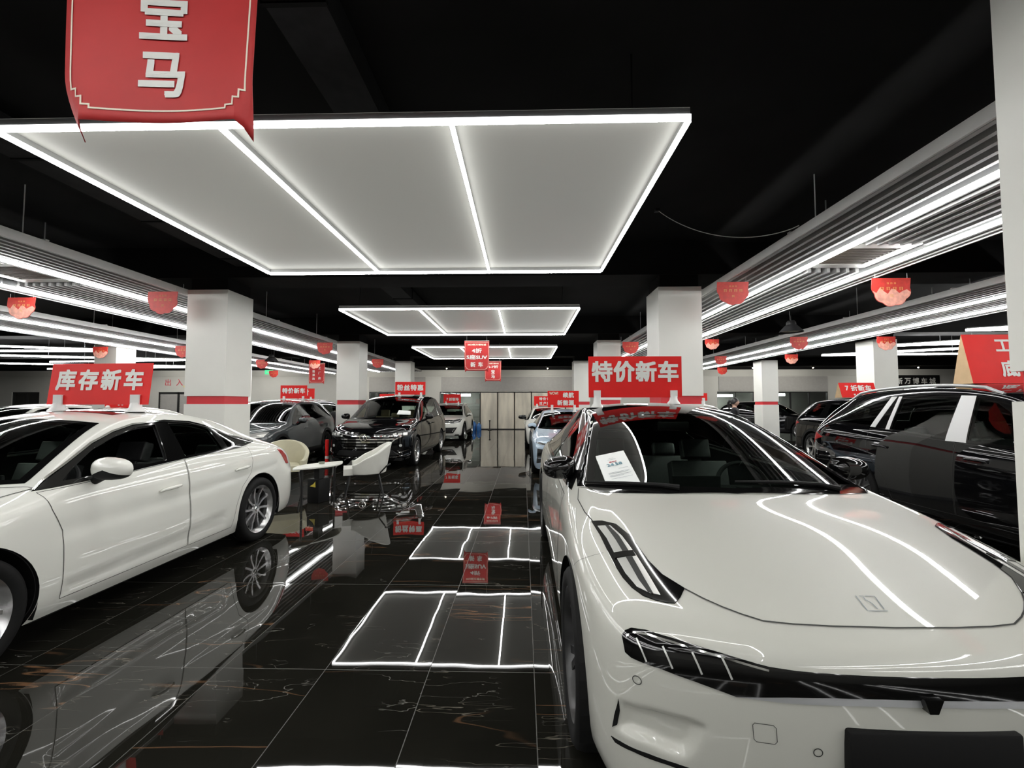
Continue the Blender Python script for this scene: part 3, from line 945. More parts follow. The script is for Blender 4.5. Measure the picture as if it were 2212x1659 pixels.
SPEC['suv'] = dict(
    rows=[(.32, .86, .83, .88, .72, .98, .98, 0), (.62, .955, .92, .95, .80, 1.03, 1.05, 0), (.98, .985, .955, 1.0, .83, 1.07, 1.09, 0), (1.35, .98, .955, 1.03, .84, 1.10, 1.12, .05),
          (1.5, .98, .95, 1.05, .83, 1.13, 1.14, .20), (1.85, .98, .945, 1.07, .765, 1.36, 1.40, .15), (2.22, .98, .94, 1.09, .69, 1.60, 1.65, .08), (2.8, .98, .94, 1.12, .675, 1.685, 1.74, 0),
          (3.4, .98, .94, 1.15, .67, 1.69, 1.745, 0), (3.95, .98, .935, 1.18, .66, 1.67, 1.73, 0), (4.45, .97, .92, 1.2, .645, 1.60, 1.66, 0), (4.74, .95, .89, 1.17, .66, 1.42, 1.47, 0), (4.86, .88, .85, 1.10, .72, 1.20, 1.22, 0)],
    front=[.12, .05, .01, 0, .03, .12], rear=[4.84, 4.90, 4.96, 4.96, 4.93, 4.90], zb=.25, zl=(.52, .80),
    dlo=[(1.60, 1.075), (1.80, 1.24), (2.05, 1.41), (2.3, 1.54), (2.6, 1.60), (3.3, 1.605), (3.9, 1.575), (4.2, 1.52), (4.38, 1.43), (4.53, 1.27), (4.45, 1.245), (3.7, 1.225), (3.3, 1.195), (2.5, 1.13)],
    wins=[[(1.85, 1.115), (2.0, 1.29), (2.2, 1.43), (2.36, 1.53), (2.54, 1.568), (2.47, 1.155)], [(2.70, 1.17), (2.73, 1.57), (3.41, 1.575), (3.38, 1.215)], [(3.71, 1.245), (3.60, 1.562), (3.85, 1.548), (4.1, 1.49), (4.26, 1.40), (4.35, 1.275)]],
    strips=[[(2.56, 1.592), (2.71, 1.598), (2.69, 1.13), (2.48, 1.125)], [(3.425, 1.60), (3.47, 1.60), (3.46, 1.205), (3.405, 1.205)], [(3.50, 1.60), (3.58, 1.60), (3.70, 1.225), (3.62, 1.222)]],
    wind=[(-.80, 1.48, 1.12), (-.45, 1.37, 1.12), (0, 1.32, 1.12), (.45, 1.37, 1.12), (.80, 1.48, 1.12), (.74, 1.85, 1.36), (.65, 2.20, 1.59), (.3, 2.15, 1.62), (0, 2.13, 1.63), (-.3, 2.15, 1.62), (-.65, 2.20, 1.59), (-.74, 1.85, 1.36)],
    wdir=(0, .8, -.6),
    back=[(-.56, 0, 1.53), (.56, 0, 1.53), (.62, 0, 1.22), (-.62, 0, 1.22)], bdir=(0, -1, 0),
    doors=[[(1.62, 1.06), (1.52, .9), (1.52, .40), (2.56, .40), (2.58, 1.12)], [(2.59, 1.12), (2.57, .40), (3.32, .40), (3.42, .62), (3.62, .82), (3.72, 1.0), (3.70, 1.2)]],
    wheels=(.98, 3.93, .385, .255, .965), arch=.43, seats=[(-.38, 2.25), (.38, 2.25)], bench=3.15, seat_z=.52, dash=(1.62, 1.02), mirror=(1.03, 1.82, 1.18), handles=[(2.36, .97), (3.50, 1.0)])
SPEC['mpv'] = dict(
    rows=[(.32, .90, .87, .88, .76, .98, .97, 0), (.60, .99, .95, .97, .82, 1.04, 1.05, 0), (1.0, 1.02, .98, 1.02, .86, 1.09, 1.10, 0), (1.2, 1.015, .98, 1.05, .865, 1.13, 1.13, .05),
          (1.35, 1.01, .975, 1.07, .855, 1.16, 1.16, .20), (1.85, 1.01, .975, 1.08, .80, 1.42, 1.46, .15), (2.3, 1.01, .97, 1.09, .755, 1.66, 1.71, .08), (3.0, 1.01, .97, 1.1, .74, 1.75, 1.80, 0),
          (3.8, 1.01, .97, 1.1, .74, 1.755, 1.81, 0), (4.5, 1.01, .97, 1.11, .725, 1.73, 1.78, 0), (5.0, 1.0, .96, 1.11, .71, 1.66, 1.71, 0), (5.22, .97, .93, 1.1, .72, 1.4, 1.44, 0), (5.3, .92, .89, 1.05, .76, 1.15, 1.17, 0)],
    front=[.10, .04, 0, 0, .03, .14], rear=[5.36, 5.40, 5.43, 5.43, 5.42, 5.40], zb=.22, zl=(.52, .78), back_rows=(9, 11),
    dlo=[(1.50, 1.085), (1.9, 1.33), (2.3, 1.55), (2.6, 1.635), (4.6, 1.63), (4.95, 1.58), (5.08, 1.2), (3.0, 1.12)],
    wins=[[(1.85, 1.14), (2.1, 1.35), (2.4, 1.53), (2.62, 1.59), (2.66, 1.15)], [(2.80, 1.155), (2.78, 1.60), (3.92, 1.60), (3.96, 1.175)], [(4.10, 1.18), (4.06, 1.60), (4.55, 1.595), (4.85, 1.55), (4.94, 1.22)]],
    strips=[[(2.69, 1.60), (2.75, 1.60), (2.78, 1.14), (2.70, 1.14)], [(3.96, 1.61), (4.03, 1.61), (4.08, 1.16), (3.99, 1.16)]],
    wind=[(-.83, 1.33, 1.15), (-.45, 1.22, 1.15), (0, 1.17, 1.15), (.45, 1.22, 1.15), (.83, 1.33, 1.15), (.78, 1.85, 1.43), (.71, 2.28, 1.65), (.3, 2.22, 1.68), (0, 2.20, 1.69), (-.3, 2.22, 1.68), (-.71, 2.28, 1.65), (-.78, 1.85, 1.43)],
    wdir=(0, .75, -.66),
    back=[(-.60, 0, 1.6), (.60, 0, 1.6), (.64, 0, 1.2), (-.64, 0, 1.2)], bdir=(0, -1, 0),
    doors=[[(1.52, 1.07), (1.46, .9), (1.46, .36), (2.70, .36), (2.73, 1.11)], [(2.74, 1.11), (2.72, .36), (3.75, .36), (3.85, .7), (3.98, .9), (4.02, 1.14)]],
    wheels=(1.0, 4.22, .36, .24, .995), arch=.40, seats=[(-.40, 2.35), (.40, 2.35)], bench=3.3, seat_z=.55, dash=(1.6, 1.02), mirror=(1.08, 1.75, 1.2), handles=[(2.5, .98), (2.95, .99)])
SPEC['boxy'] = dict(
    rows=[(.20, .84, .82, 1.0, .78, 1.06, 1.06, 0), (.45, .92, .88, 1.04, .84, 1.10, 1.11, 0), (.85, .93, .89, 1.06, .85, 1.13, 1.14, 0), (1.2, .92, .89, 1.08, .85, 1.15, 1.16, .03),
          (1.4, .92, .89, 1.1, .84, 1.18, 1.19, .06), (1.58, .92, .89, 1.11, .80, 1.45, 1.47, .05), (1.78, .92, .885, 1.12, .77, 1.72, 1.75, .04), (2.3, .92, .885, 1.13, .765, 1.79, 1.83, 0),
          (2.9, .92, .885, 1.13, .765, 1.80, 1.84, 0), (3.5, .92, .885, 1.13, .76, 1.79, 1.83, 0), (3.95, .92, .88, 1.13, .755, 1.76, 1.80, 0), (4.1, .91, .87, 1.12, .78, 1.45, 1.47, 0), (4.17, .88, .86, 1.08, .82, 1.18, 1.19, 0)],
    front=[.06, .03, .01, 0, .01, .06], rear=[4.18, 4.21, 4.22, 4.22, 4.21, 4.20], zb=.28, zl=(.56, .84), level=3,
    dlo=[(1.50, 1.15), (1.75, 1.60), (1.9, 1.70), (3.85, 1.70), (3.98, 1.6), (3.98, 1.18)],
    wins=[[(1.68, 1.2), (1.85, 1.55), (1.95, 1.65), (2.42, 1.65), (2.42, 1.2)], [(2.55, 1.2), (2.55, 1.65), (3.2, 1.65), (3.2, 1.2)], [(3.3, 1.2), (3.3, 1.65), (3.82, 1.65), (3.88, 1.22)]],
    wind=[(-.80, 1.40, 1.2), (0, 1.35, 1.2), (.80, 1.40, 1.2), (.73, 1.76, 1.70), (0, 1.72, 1.72), (-.73, 1.76, 1.70)], wdir=(0, .85, -.5),
    back=[(-.68, 0, 1.68), (.68, 0, 1.68), (.70, 0, 1.22), (-.70, 0, 1.22)], bdir=(0, -1, 0),
    doors=[[(1.5, 1.14), (1.5, .45), (2.48, .45), (2.48, 1.14)], [(2.50, 1.14), (2.50, .45), (3.05, .45), (3.15, .9), (3.28, 1.14)]],
    wheels=(.75, 3.35, .39, .25, .91), arch=.44, seats=[(-.36, 2.2), (.36, 2.2)], bench=3.0, seat_z=.6, dash=(1.6, 1.05), mirror=(.98, 1.65, 1.25), handles=[(2.35, 1.02), (2.98, 1.02)])

SHAPES = {}
def shape(k):
    if k in SHAPES: return SHAPES[k]
    sp = SPEC[k]
    s = Shape(sp['rows'], sp['front'], sp['rear'], sp['zb'], sp.get('level', 4), sp.get('zl'), back=sp.get('back_rows', (9, 11)), zbr=sp.get('zbr'))
    for pts, d, depth, fall in sp.get('dents', []):
        for m in (1, -1):
            s.dent([(m * x, y, z) for x, y, z in pts], (m * d[0], d[1], d[2]), depth, fall)
    if sp.get('dents'): s.refresh()
    yf, yr, R, Wd, xo = sp['wheels']
    for d in (SIDE_R, SIDE_L):
        for y in (yf, yr): s.cut(circle_yz(y, R + .01, sp['arch']), d)
        for w in sp['wins']: s.cut(yz(w), d)
    s.cut(shrink(sp['wind'], .03), sp['wdir'])
    s.cut(shrink(sp['back'], .03), sp['bdir'])
    SHAPES[k] = s
    return s

def patch(o, s, name, pts, d, off, material, key, both=False, res=.03, holes=(), label=None, skirt=True):
    """surface patch as a part of car o; both: also its mirror image"""
    me = s.patch_mesh(pts, d, off, res, holes, skirt, key=key)
    r = [put(name, me, material, o, label)]
    if both:
        r.append(put(name, s.patch_mesh(pts, d, off, res, holes, skirt, key=key + '_m', mirror=True), material, o, label))
    return r

def ribbon_pair(car, s, name, lines, w, off, key, material, res=.03):
    me = s.ribbon_mesh(lines, w, off, key=key, res=res)
    put(name, me, material, car)
    put(name, me, material, car).scale = (-1, 1, 1)

def make_car(k, label, cat, loc, rot=0.0, paint='white_paint', scale=None, name='car', trim='gloss_black', rim='rim', wheel='multi', glass='glass',
             front=None, roof_black=False, film=None, mirror_mat=None, handle_mat=None, chrome=False, cladding=None, seats='seat', group=None, detail=True, rails=None, tail=None, hood=None, open_window=False):
    sp = SPEC[k]; s = shape(k)
    P = M[paint]; T = M[trim]; G = M[glass]
    car = thing(name, label, cat, loc, rot, group, scale)
    put('body', s.body_mesh(), [P, M['interior']], car)
    yf, yr, R, Wd, xo = sp['wheels']
    L = sp['rear'][2]
    # windscreen and rear window
    for nm, pts, d, kk in (('windshield', sp['wind'], sp['wdir'], 'wi'), ('rear_window', sp['back'], sp['bdir'], 'bk')):
        g = patch(car, s, nm, shrink(pts, .022), d, .001, G, kk + 'g', skirt=False)[0]
        patch(g, s, 'window_trim', pts, d, .0035, M['gloss_black'], kk + 't', holes=[shrink(pts, .045)], res=.022)
    # side windows
    for side, mir in ((0, False), (1, True)):
        sfx = '_m' if mir else ''
        put('window_trim', s.patch_mesh(yz(sp['dlo']), SIDE_R, .004, .022, [yz(w) for w in sp['wins']], key='dlo' + sfx, mirror=mir), T, car)
        for i, w in enumerate(sp['wins']):
            if i == 0 and open_window and not mir: continue      # wound down
            put('side_window', s.patch_mesh(shrink(yz(w), -.008), SIDE_R, .0012, .03, (), False, key='win%d' % i + sfx, mirror=mir), G, car)
        if film:
            for i, w in enumerate(sp.get('strips', [])):
                put('pillar_film', s.patch_mesh(yz(w), SIDE_R, .007, .03, key='film%d' % i + sfx, mirror=mir), M[film], car)
        # doors
        for i, w in enumerate(sp['doors']):
            dr = put('door', s.patch_mesh(yz(w), SIDE_R, .0012, .03, (), False, key='door%d' % i + sfx, mirror=mir), P, car)
            if i < len(sp['handles']):
                hy, hz = sp['handles'][i]
                h, n = s.shoot((1.2 if not mir else -1.2, hy, hz), SIDE_R if not mir else SIDE_L)
                hd = put('door_handle', handle_mesh(), M[handle_mat] if handle_mat else P, dr)
                hd.location = h + n * .012
                if mir: hd.scale = (-1, 1, 1)
    ribbon_pair(car, s, 'panel_seam', [(yz(w + [w[0]]), SIDE_R) for w in sp['doors']], .004, .002, 'seam', M['seam'])
    if chrome:
        top = sp['dlo'][:sp.get('ntop', 10)]
        ribbon_pair(car, s, 'chrome_strip', [(yz(shrink(yz(sp['dlo']), .004)[i][1:] for i in range(len(top))), SIDE_R)], .014, .012, 'chr', M['chrome'], .02)
    if cladding:
        for y in (yf, yr):
            ring = [p for p in circle_yz(y, R + .01, sp['arch'] + .07, 40)]
            patch(car, s, 'wheel_arch_trim', ring, SIDE_R, .006, M[cladding], 'clad%.1f' % y, both=True, holes=[circle_yz(y, R + .01, sp['arch'] + .002, 40)], res=.04)
        sill = yz([(yf + sp['arch'] + .03, sp['zb'] + .02), (yr - sp['arch'] - .03, sp['zb'] + .02), (yr - sp['arch'] - .06, sp['zb'] + .17), (yf + sp['arch'] + .06, sp['zb'] + .17)])
        patch(car, s, 'sill_trim', sill, SIDE_R, .006, M[cladding], 'sill', both=True, res=.05)
    # wheels and dark wheel housings
    for y in (yf, yr):
        for sx in (1, -1):
            add_wheel(car, sx * xo, y, R, Wd, wheel, M[rim], detail)
    def housing():
        mb = MB()
        a = sp['arch'] + .004
        n = 26
        xs = (xo - .005, xo - .34)
        pts = [(a * math.cos(t), a * math.sin(t)) for t in [math.pi * (-.12 + 1.24 * i / n) for i in range(n + 1)]]
        V = [(xs[q], p[0], p[1]) for q in (0, 1) for p in pts]
        F = [(i, i + 1, n + 2 + i, n + 1 + i) for i in range(n)] + [tuple(range(n + 1, 2 * n + 2))]
        mb.add(V, F)
        return data_of(mb.build('wheel_housing', M['matt_black']))
    for y in (yf, yr):
        for sx in (1, -1):
            o = put('wheel_housing', cached((k, 'hous'), housing), M['matt_black'], car); o.location = (0, y, R + .01); o.scale = (sx, 1, 1)
    def pan():
        mb = MB(); w = sp['rows'][6][1]
        mb.box(-w * .90, w * .90, yf + sp['arch'] + .02, yr - sp['arch'] - .02, sp['zb'] - .02, sp['zb'] + .12)
        mb.box(-.5, .5, .25, L - .3, sp['zb'] - .01, sp['zb'] + .05)
        mb.box(-w * .80, w * .80, .22, yf - sp['arch'] + .06, sp['zb'] - .01, sp['zb'] + .05)
        mb.box(-w * .80, w * .80, yr + sp['arch'] - .06, L - .28, sp['zb'] + .01, sp['zb'] + .06)
        mb.box(-w * .86, w * .86, sp['dash'][0] - .22, sp['dash'][0] - .16, sp['zb'] + .1, sp['dash'][1] - .08)
        return data_of(mb.build('underbody', M['matt_black']))
    put('underbody', cached((k, 'pan'), pan), M['matt_black'], car)
    # cabin
    for x, y in sp['seats']:
        o = put('seat', seat_mesh(), M[seats], car); o.location = (x, y, sp['seat_z'] - .06)
    o = put('rear_bench', bench_mesh(), M[seats], car); o.location = (0, sp['bench'], sp['seat_z'] - .06)
    dy, dz = sp['dash']
    def dash():
        mb = MB(); w = .74
        mb.prism([(-w, dy - .22, dz + .0), (-w, dy + .10, dz + .02), (-w, dy + .22, dz - .05), (-w, dy + .22, dz - .28), (-w, dy - .22, dz - .3)], (2 * w, 0, 0))
        mb.box(-.16, .16, dy + .20, dy + .22, dz - .06, dz + .10)
        return data_of(mb.build('dashboard', M['interior']))
    put('dashboard', cached((k, 'dash'), dash), M['interior'], car)
    o = put('steering_wheel', steering_mesh(), M['interior'], car); o.location = (.38, dy + .34, dz + .0)
    # mirrors
    c, lo = mirror_meshes(*sp.get('msize', (.22, .15)))
    mx, my, mz = sp['mirror']
    for sx in (1, -1):
        for nm, me, mt in (('mirror_cap', c, M[mirror_mat] if mirror_mat else P), ('mirror_housing', lo, M['gloss_black'] if mirror_mat else M['matt_black'])):
            o = put(nm, me, mt, car); o.location = (sx * (mx + .05), my, mz); o.scale = (sx, 1, 1)
    if rails:
        def rail():
            mb = MB()
            pts = []
            for i in range(13):
                y = 2.35 + (4.3 - 2.35) * i / 12
                h, n = s.shoot((.66, y, 2.5), TOP)
                pts.append(Vector((.66, y, h.z + (.035 if 0 < i < 12 else -.005))))
            mb.tube(pts, .018, 8)
            return data_of(mb.build('roof_rail', M['chrome'], smooth=True))
        for sx in (1, -1): put('roof_rail', cached((k, 'rail'), rail), M[rails], car).scale = (sx, 1, 1)
    if front: front(car, s, sp, P)
    if tail: tail(car, s, sp, P)
    if hood: pass
    return car

def std_hood(car, s, sp, P, pts, key='hood'):
    """bonnet panel with its shut line; pts: half outline from the nose centre to the cowl centre"""
    full = pts + [(-x, y, z) for x, y, z in pts[::-1] if abs(x) > 1e-6]
    patch(car, s, 'hood', full, (0, .45, -.9), .0012, P, key, skirt=False)
    put('panel_seam', s.ribbon_mesh([(full + [full[0]], (0, .45, -.9))], .005, .003, key=key + 's'), M['seam'], car)

def std_tail(car, s, sp, P):
    zs = sp['rows'][-1][3]
    z0 = zs - .14
    x1 = sp['rows'][-1][1] * .97
    patch(car, s, 'taillight', xz([(x1 * .45, z0 + .02), (x1 + .03, z0 - .02), (x1 + .03, z0 + .14), (x1 * .6, z0 + .13)]), REAR, .006, M['tail'], 'tl', both=True)
    patch(car, s, 'number_plate', xz([(-.24, .62), (.24, .62), (.24, .76), (-.24, .76)]), REAR, .01, M['matt_black'], 'rp')
    yr = sp['rows'][-1][0]
    patch(car, s, 'taillight', yz([(yr - .30, z0 + .08), (yr + .06, z0 - .02), (yr + .06, z0 + .14), (yr - .12, z0 + .13)]), SIDE_R, .006, M['tail'], 'tls', both=True)
# ------------------------------------------------------------------ front ends
HOODS = {
    'fastback': [(0, .245, .80), (.19, .25, .80), (.31, .26, .80), (.395, .275, .801), (.451, .306, .808), (.497, .338, .816), (.543, .378, .826), (.59, .43, .838), (.645, .51, .857), (.672, .599, .877), (.684, .689, .897), (.698, .792, .919),
                 (.735, .909, .938), (.791, .957, .94), (.830, .975, .932), (.852, 1.1, .945), (.862, 1.3, .97), (.838, 1.46, 1.0), (.75, 1.33, 1.0), (.60, 1.292, 1.0), (.37, 1.262, 1.0), (0, 1.25, 1.0)],
    'sedan': [(0, .20, .78), (.4, .25, .79), (.56, .40, .81), (.68, .75, .86), (.75, 1.1, .92), (.79, 1.36, .97), (.74, 1.34, .98), (.45, 1.22, 1.0), (0, 1.16, 1.0)],
    'suv': [(0, .16, .98), (.5, .24, .99), (.66, .42, 1.01), (.74, .8, 1.05), (.80, 1.2, 1.09), (.83, 1.45, 1.11), (.78, 1.42, 1.12), (.45, 1.31, 1.12), (0, 1.26, 1.12)],
    'mpv': [(0, .20, .98), (.5, .27, .99), (.68, .45, 1.01), (.78, .8, 1.06), (.84, 1.1, 1.1), (.86, 1.3, 1.13), (.82, 1.28, 1.14), (.45, 1.16, 1.15), (0, 1.11, 1.15)],
    'boxy': [(0, .12, 1.05), (.6, .15, 1.06), (.76, .35, 1.09), (.80, .9, 1.13), (.82, 1.3, 1.17), (0, 1.27, 1.18)],
}

def front_hero(car, s, sp, P):
    std_hood(car, s, sp, P, HOODS['fastback'])
    # black roof with its pillars, open where the glass is
    half = [(.0, 1.253, 1.0), (.37, 1.265, 1.0), (.60, 1.295, 1.0), (.752, 1.333, 1.0), (.842, 1.49, 1.0), (.80, 1.95, 1.2), (.685, 2.42, 1.4), (.67, 2.95, 1.4), (.66, 3.45, 1.4), (.645, 3.95, 1.4), (.62, 4.35, 1.2), (.60, 4.66, 1.1)]
    full = half + [(-x, y, z) for x, y, z in half[::-1] if x > 0]
    patch(car, s, 'roof_panel', full, TOP, .003, M['gloss_black'], 'roofp', holes=[sp['wind'], sp['back']])
    d = (-.05, .62, -.78)
    hl = [(.837, .979, .932), (.791, .957, .94), (.735, .909, .938), (.698, .792, .919), (.684, .689, .897), (.672, .599, .877), (.645, .51, .857), (.59, .43, .838), (.618, .39, .826), (.647, .363, .815), (.674, .369, .814),
          (.708, .387, .815), (.741, .415, .817), (.77, .464, .826), (.79, .524, .84), (.802, .591, .855), (.813, .705, .882), (.822, .843, .909)]
    inn = [(.818, .915, .926), (.762, .897, .933), (.731, .789, .915), (.709, .641, .885), (.696, .52, .856), (.684, .404, .824), (.716, .419, .823), (.752, .460, .829), (.775, .54, .848), (.788, .645, .873), (.798, .791, .904)]
    mid = [(.784, .905, .930), (.770, .897, .932), (.744, .791, .915), (.727, .627, .88), (.716, .496, .848), (.706, .411, .824), (.722, .424, .825), (.737, .493, .84), (.749, .605, .869), (.764, .762, .903)]
    bar = [(.80, .67, .88), (.715, .67, .89), (.711, .635, .88), (.794, .635, .87)]
    for mir, sg in ((False, 1), (True, -1)):
        f = '_m' if mir else ''
        h = put('headlight', s.patch_mesh(hl, d, .004, .018, key='hl' + f, mirror=mir), M['gloss_black'], car)
        put('lamp_reflector', s.patch_mesh(inn, d, .0055, .018, key='hli' + f, mirror=mir), M['lamp_silver'], h)
        put('lamp_lens', s.patch_mesh(mid, d, .0075, .018, key='hlm' + f, mirror=mir), M['lamp_glass'], h)
        put('lamp_divider', s.patch_mesh(bar, d, .0085, .018, key='hlb' + f, mirror=mir), M['gloss_black'], h)
        put('bumper_slot', s.patch_mesh(xz([(.852, .521), (.864, .459), (.869, .415), (.856, .43), (.848, .481)]), FRONT, .003, .015, key='sl1' + f, mirror=mir), M['matt_black'], car)
        put('bumper_slot', s.patch_mesh(xz([(.872, .380), (.849, .385), (.772, .388), (.694, .381), (.60, .368), (.64, .360), (.72, .372), (.811, .376), (.861, .370)]), FRONT, .003, .015, key='sl2' + f, mirror=mir), M['matt_black'], car)
        put('parking_sensor', s.ribbon_mesh([([(.80 + .012 * math.cos(a), 0, .608 + .012 * math.sin(a)) for a in [i * math.pi / 8 for i in range(17)]], FRONT)], .003, .003, key='ps1'), M['seam'], car).scale = (sg, 1, 1)
        put('parking_sensor', s.ribbon_mesh([([(.312 + .012 * math.cos(a), 0, .489 + .012 * math.sin(a)) for a in [i * math.pi / 8 for i in range(17)]], FRONT)], .003, .003, key='ps2'), M['seam'], car).scale = (sg, 1, 1)
    put('tow_cover', s.ribbon_mesh([(xz([(-.487, .548), (-.482, .555), (-.432, .555), (-.424, .547), (-.421, .507), (-.427, .499), (-.476, .499), (-.483, .506), (-.487, .548)]), FRONT)], .002, .003, key='tow'), M['seam'], car)
    ribbon_pair(car, s, 'panel_seam', [([(.95, .792, .787), (.90, .72, .845), (.84, .692, .88)], (-.8, .3, -.5))], .002, .003, 'fs', M['seam'])
    # long light bar slit
    up = [(.833, .719), (.822, .735), (.803, .747), (.764, .754), (.695, .752), (.632, .746), (.558, .737), (.486, .726), (.438, .719), (.365, .716), (.2, .717), (0, .718)]
    dn = [(0, .661), (.145, .660), (.27, .655), (.395, .644), (.53, .625), (.567, .634), (.641, .649), (.73, .664), (.812, .669), (.828, .677)]
    full = xz([(-x, z) for x, z in up] + [(x, z) for x, z in up[::-1][1:]] + [(x, z) for x, z in dn[::-1]] + [(-x, z) for x, z in dn[1:]])
    lb = patch(car, s, 'light_bar', full, FRONT, .006, M['gloss_black'], 'lbar', res=.02)[0]
    lip = [(-.53, .625), (-.395, .644), (-.27, .655), (0, .661), (.27, .655), (.395, .644), (.53, .625), (.395, .626), (.2, .637), (0, .641), (-.2, .637), (-.395, .626)]
    patch(car, s, 'bumper_lip', xz(lip), FRONT, .0045, M['alu'], 'blip', res=.02)
    for x in (.78, .71, .63, .55):
        ribbon_pair(lb, s, 'lamp_element', [(xz([(x + .012, .728), (x, .70), (x - .010, .674)]), FRONT)], .006, .009, 'le%.2f' % x, M['lamp_silver'])
    ribbon_pair(lb, s, 'lamp_element', [(xz([(.82, .722), (.80, .738), (.76, .745), (.695, .743), (.558, .728), (.44, .711)]), FRONT)], .006, .009, 'lex', M['chrome'])
    mb = MB(); mb.prism([(-.045, .10, .672), (.008, .10, .672), (-.008, .10, .634), (-.032, .10, .634)], (0, .05, 0))
    mb.build('front_camera', M['gloss_black'], car)
    # plate carrier
    mb = MB(); mb.box(-.242, .242, .118, .15, .41, .570)
    rounded(mb.build('plate_carrier', M['matt_black'], car), .008)
    # outline emblem on the bonnet
    dd = (0, .45, -.9)
    put('emblem', s.ribbon_mesh([([(-.017, .391, .83), (-.032, .314, .82), (.034, .315, .82)], dd), ([(-.006, .389, .83), (.007, .389, .83), (.001, .368, .83), (.010, .350, .83), (.008, .325, .82)], dd),
                                 ([(.014, .389, .83), (.046, .389, .83), (.029, .325, .82)], dd)], .0035, .003, key='emb', res=.01), M['ink'], car)
    # wipers
    for pts in ([(-.80, 1.455, 1.03), (-.58, 1.385, 1.03), (-.40, 1.335, 1.03), (-.30, 1.30, 1.02)], [(.02, 1.335, 1.05), (.28, 1.345, 1.05), (.50, 1.36, 1.04), (.60, 1.33, 1.02)]):
        mb = MB(); q = []
        for p in pts:
            h, n = s.shoot(p, Vector((0, .6, -.8))); q.append(h + n * .016)
        mb.tube(q, [.006, .010, .012, .016], 8)
        mb.build('wiper', M['matt_black'], car, smooth=True)
    mb = MB(); mb.box(-.12, .12, 2.25, 2.28, 1.30, 1.37); rounded(mb.build('inner_mirror', M['interior'], car), .01)
    std_tail(car, s, sp, P)

def front_blue(car, s, sp, P):
    std_hood(car, s, sp, P, HOODS['fastback'])
    patch(car, s, 'headlight', xz([(.45, .735), (.80, .775), (.87, .76), (.80, .735), (.5, .70)]), FRONT, .005, M['lamp_glass'], 'bhl', both=True)
    patch(car, s, 'bumper_intake', xz([(.84, .64), (.70, .62), (.74, .33), (.86, .30)]), FRONT, .005, M['grille'], 'bin', both=True)
    patch(car, s, 'lower_grille', xz([(-.55, .40), (.55, .40), (.48, .28), (-.48, .28)]), FRONT, .005, M['grille'], 'blg')
    patch(car, s, 'number_plate', xz([(-.22, .46), (.22, .46), (.22, .59), (-.22, .59)]), FRONT, .01, M['matt_black'], 'bpl')
    std_tail(car, s, sp, P)

def front_sedan(car, s, sp, P):
    std_hood(car, s, sp, P, HOODS['sedan'])
    patch(car, s, 'headlight', [(.42, .25, .72), (.70, .42, .78), (.84, .75, .82), (.80, .5, .70), (.55, .3, .66)], (-.4, .85, -.3), .005, M['lamp_silver'], 'shl', both=True)
    patch(car, s, 'grille', xz([(-.42, .66), (.42, .66), (.50, .55), (.38, .36), (-.38, .36), (-.50, .55)]), FRONT, .005, M['grille'], 'sgr')
    patch(car, s, 'number_plate', xz([(-.22, .44), (.22, .44), (.22, .57), (-.22, .57)]), FRONT, .012, M['matt_black'], 'spl')
    patch(car, s, 'taillight', xz([(.40, .86), (.74, .82), (.76, .66), (.60, .74), (.38, .80)]), REAR, .006, M['tail'], 'stl', both=True)
    patch(car, s, 'taillight', yz([(3.98, .965), (4.10, .94), (4.20, .86), (4.22, .76), (4.15, .77), (4.06, .88)]), SIDE_R, .006, M['tail'], 'stls', both=True)
    patch(car, s, 'sunroof', [(-.42, 2.25, 1.45), (.42, 2.25, 1.45), (.42, 2.75, 1.45), (-.42, 2.75, 1.45)], TOP, .003, M['gloss_black'], 'sun')

def bars(car, s, name, rows, material, key, off=.014, w=.018):
    put(name, s.ribbon_mesh([(xz(r), FRONT) for r in rows], w, off, key=key), material, car)

def front_mpv(car, s, sp, P):
    std_hood(car, s, sp, P, HOODS['mpv'])
    g = patch(car, s, 'grille', xz([(-.66, .86), (.66, .86), (.70, .74), (.46, .50), (-.46, .50), (-.70, .74)]), FRONT, .005, M['gloss_black'], 'mgr')[0]
    rows = [[(-.66, .855), (.66, .855)], [(-.80, .785), (.80, .785)], [(-.66, .715), (.66, .715)], [(-.60, .65), (.60, .65)], [(-.54, .585), (.54, .585)], [(-.47, .52), (.47, .52)],
            [(-.80, .775), (-.66, .70), (-.47, .51)], [(.80, .775), (.66, .70), (.47, .51)]]
    bars(g, s, 'chrome_bar', rows, M['chrome'], 'mbar', .016, .026)
    patch(car, s, 'headlight', xz([(.56, .85), (.68, .87), (.90, .90), (.97, .86), (.93, .76), (.66, .755)]), FRONT, .006, M['lamp_glass'], 'mhl', both=True)
    for i, x in enumerate((.66, .76, .86)):
        patch(car, s, 'lamp_lens', xz([(x - .035, .79), (x + .035, .79), (x + .035, .85), (x - .035, .85)]), FRONT, .01, M['lamp_silver'], 'mll%d' % i, both=True)
    patch(car, s, 'fog_surround', xz([(.62, .60), (.86, .66), (.93, .60), (.90, .48), (.72, .42)]), FRONT, .006, M['gloss_black'], 'mfs', both=True)
    patch(car, s, 'fog_lamp', xz([(.78 + .03 * math.cos(a), .56 + .03 * math.sin(a)) for a in [i * math.pi / 8 for i in range(16)]]), FRONT, .012, M['lamp_silver'], 'mfl', both=True)
    patch(car, s, 'lower_grille', xz([(-.62, .46), (.62, .46), (.70, .34), (-.70, .34)]), FRONT, .006, M['grille'], 'mlg')
    bars(car, s, 'chrome_strip', [[(-.92, .36), (-.70, .30), (.70, .30), (.92, .36)], [(-.93, .45), (-.72, .39)], [(.93, .45), (.72, .39)]], M['chrome'], 'mcs', .01, .022)
    vw_emblem(g, s, .755, .085)
    std_tail(car, s, sp, P)

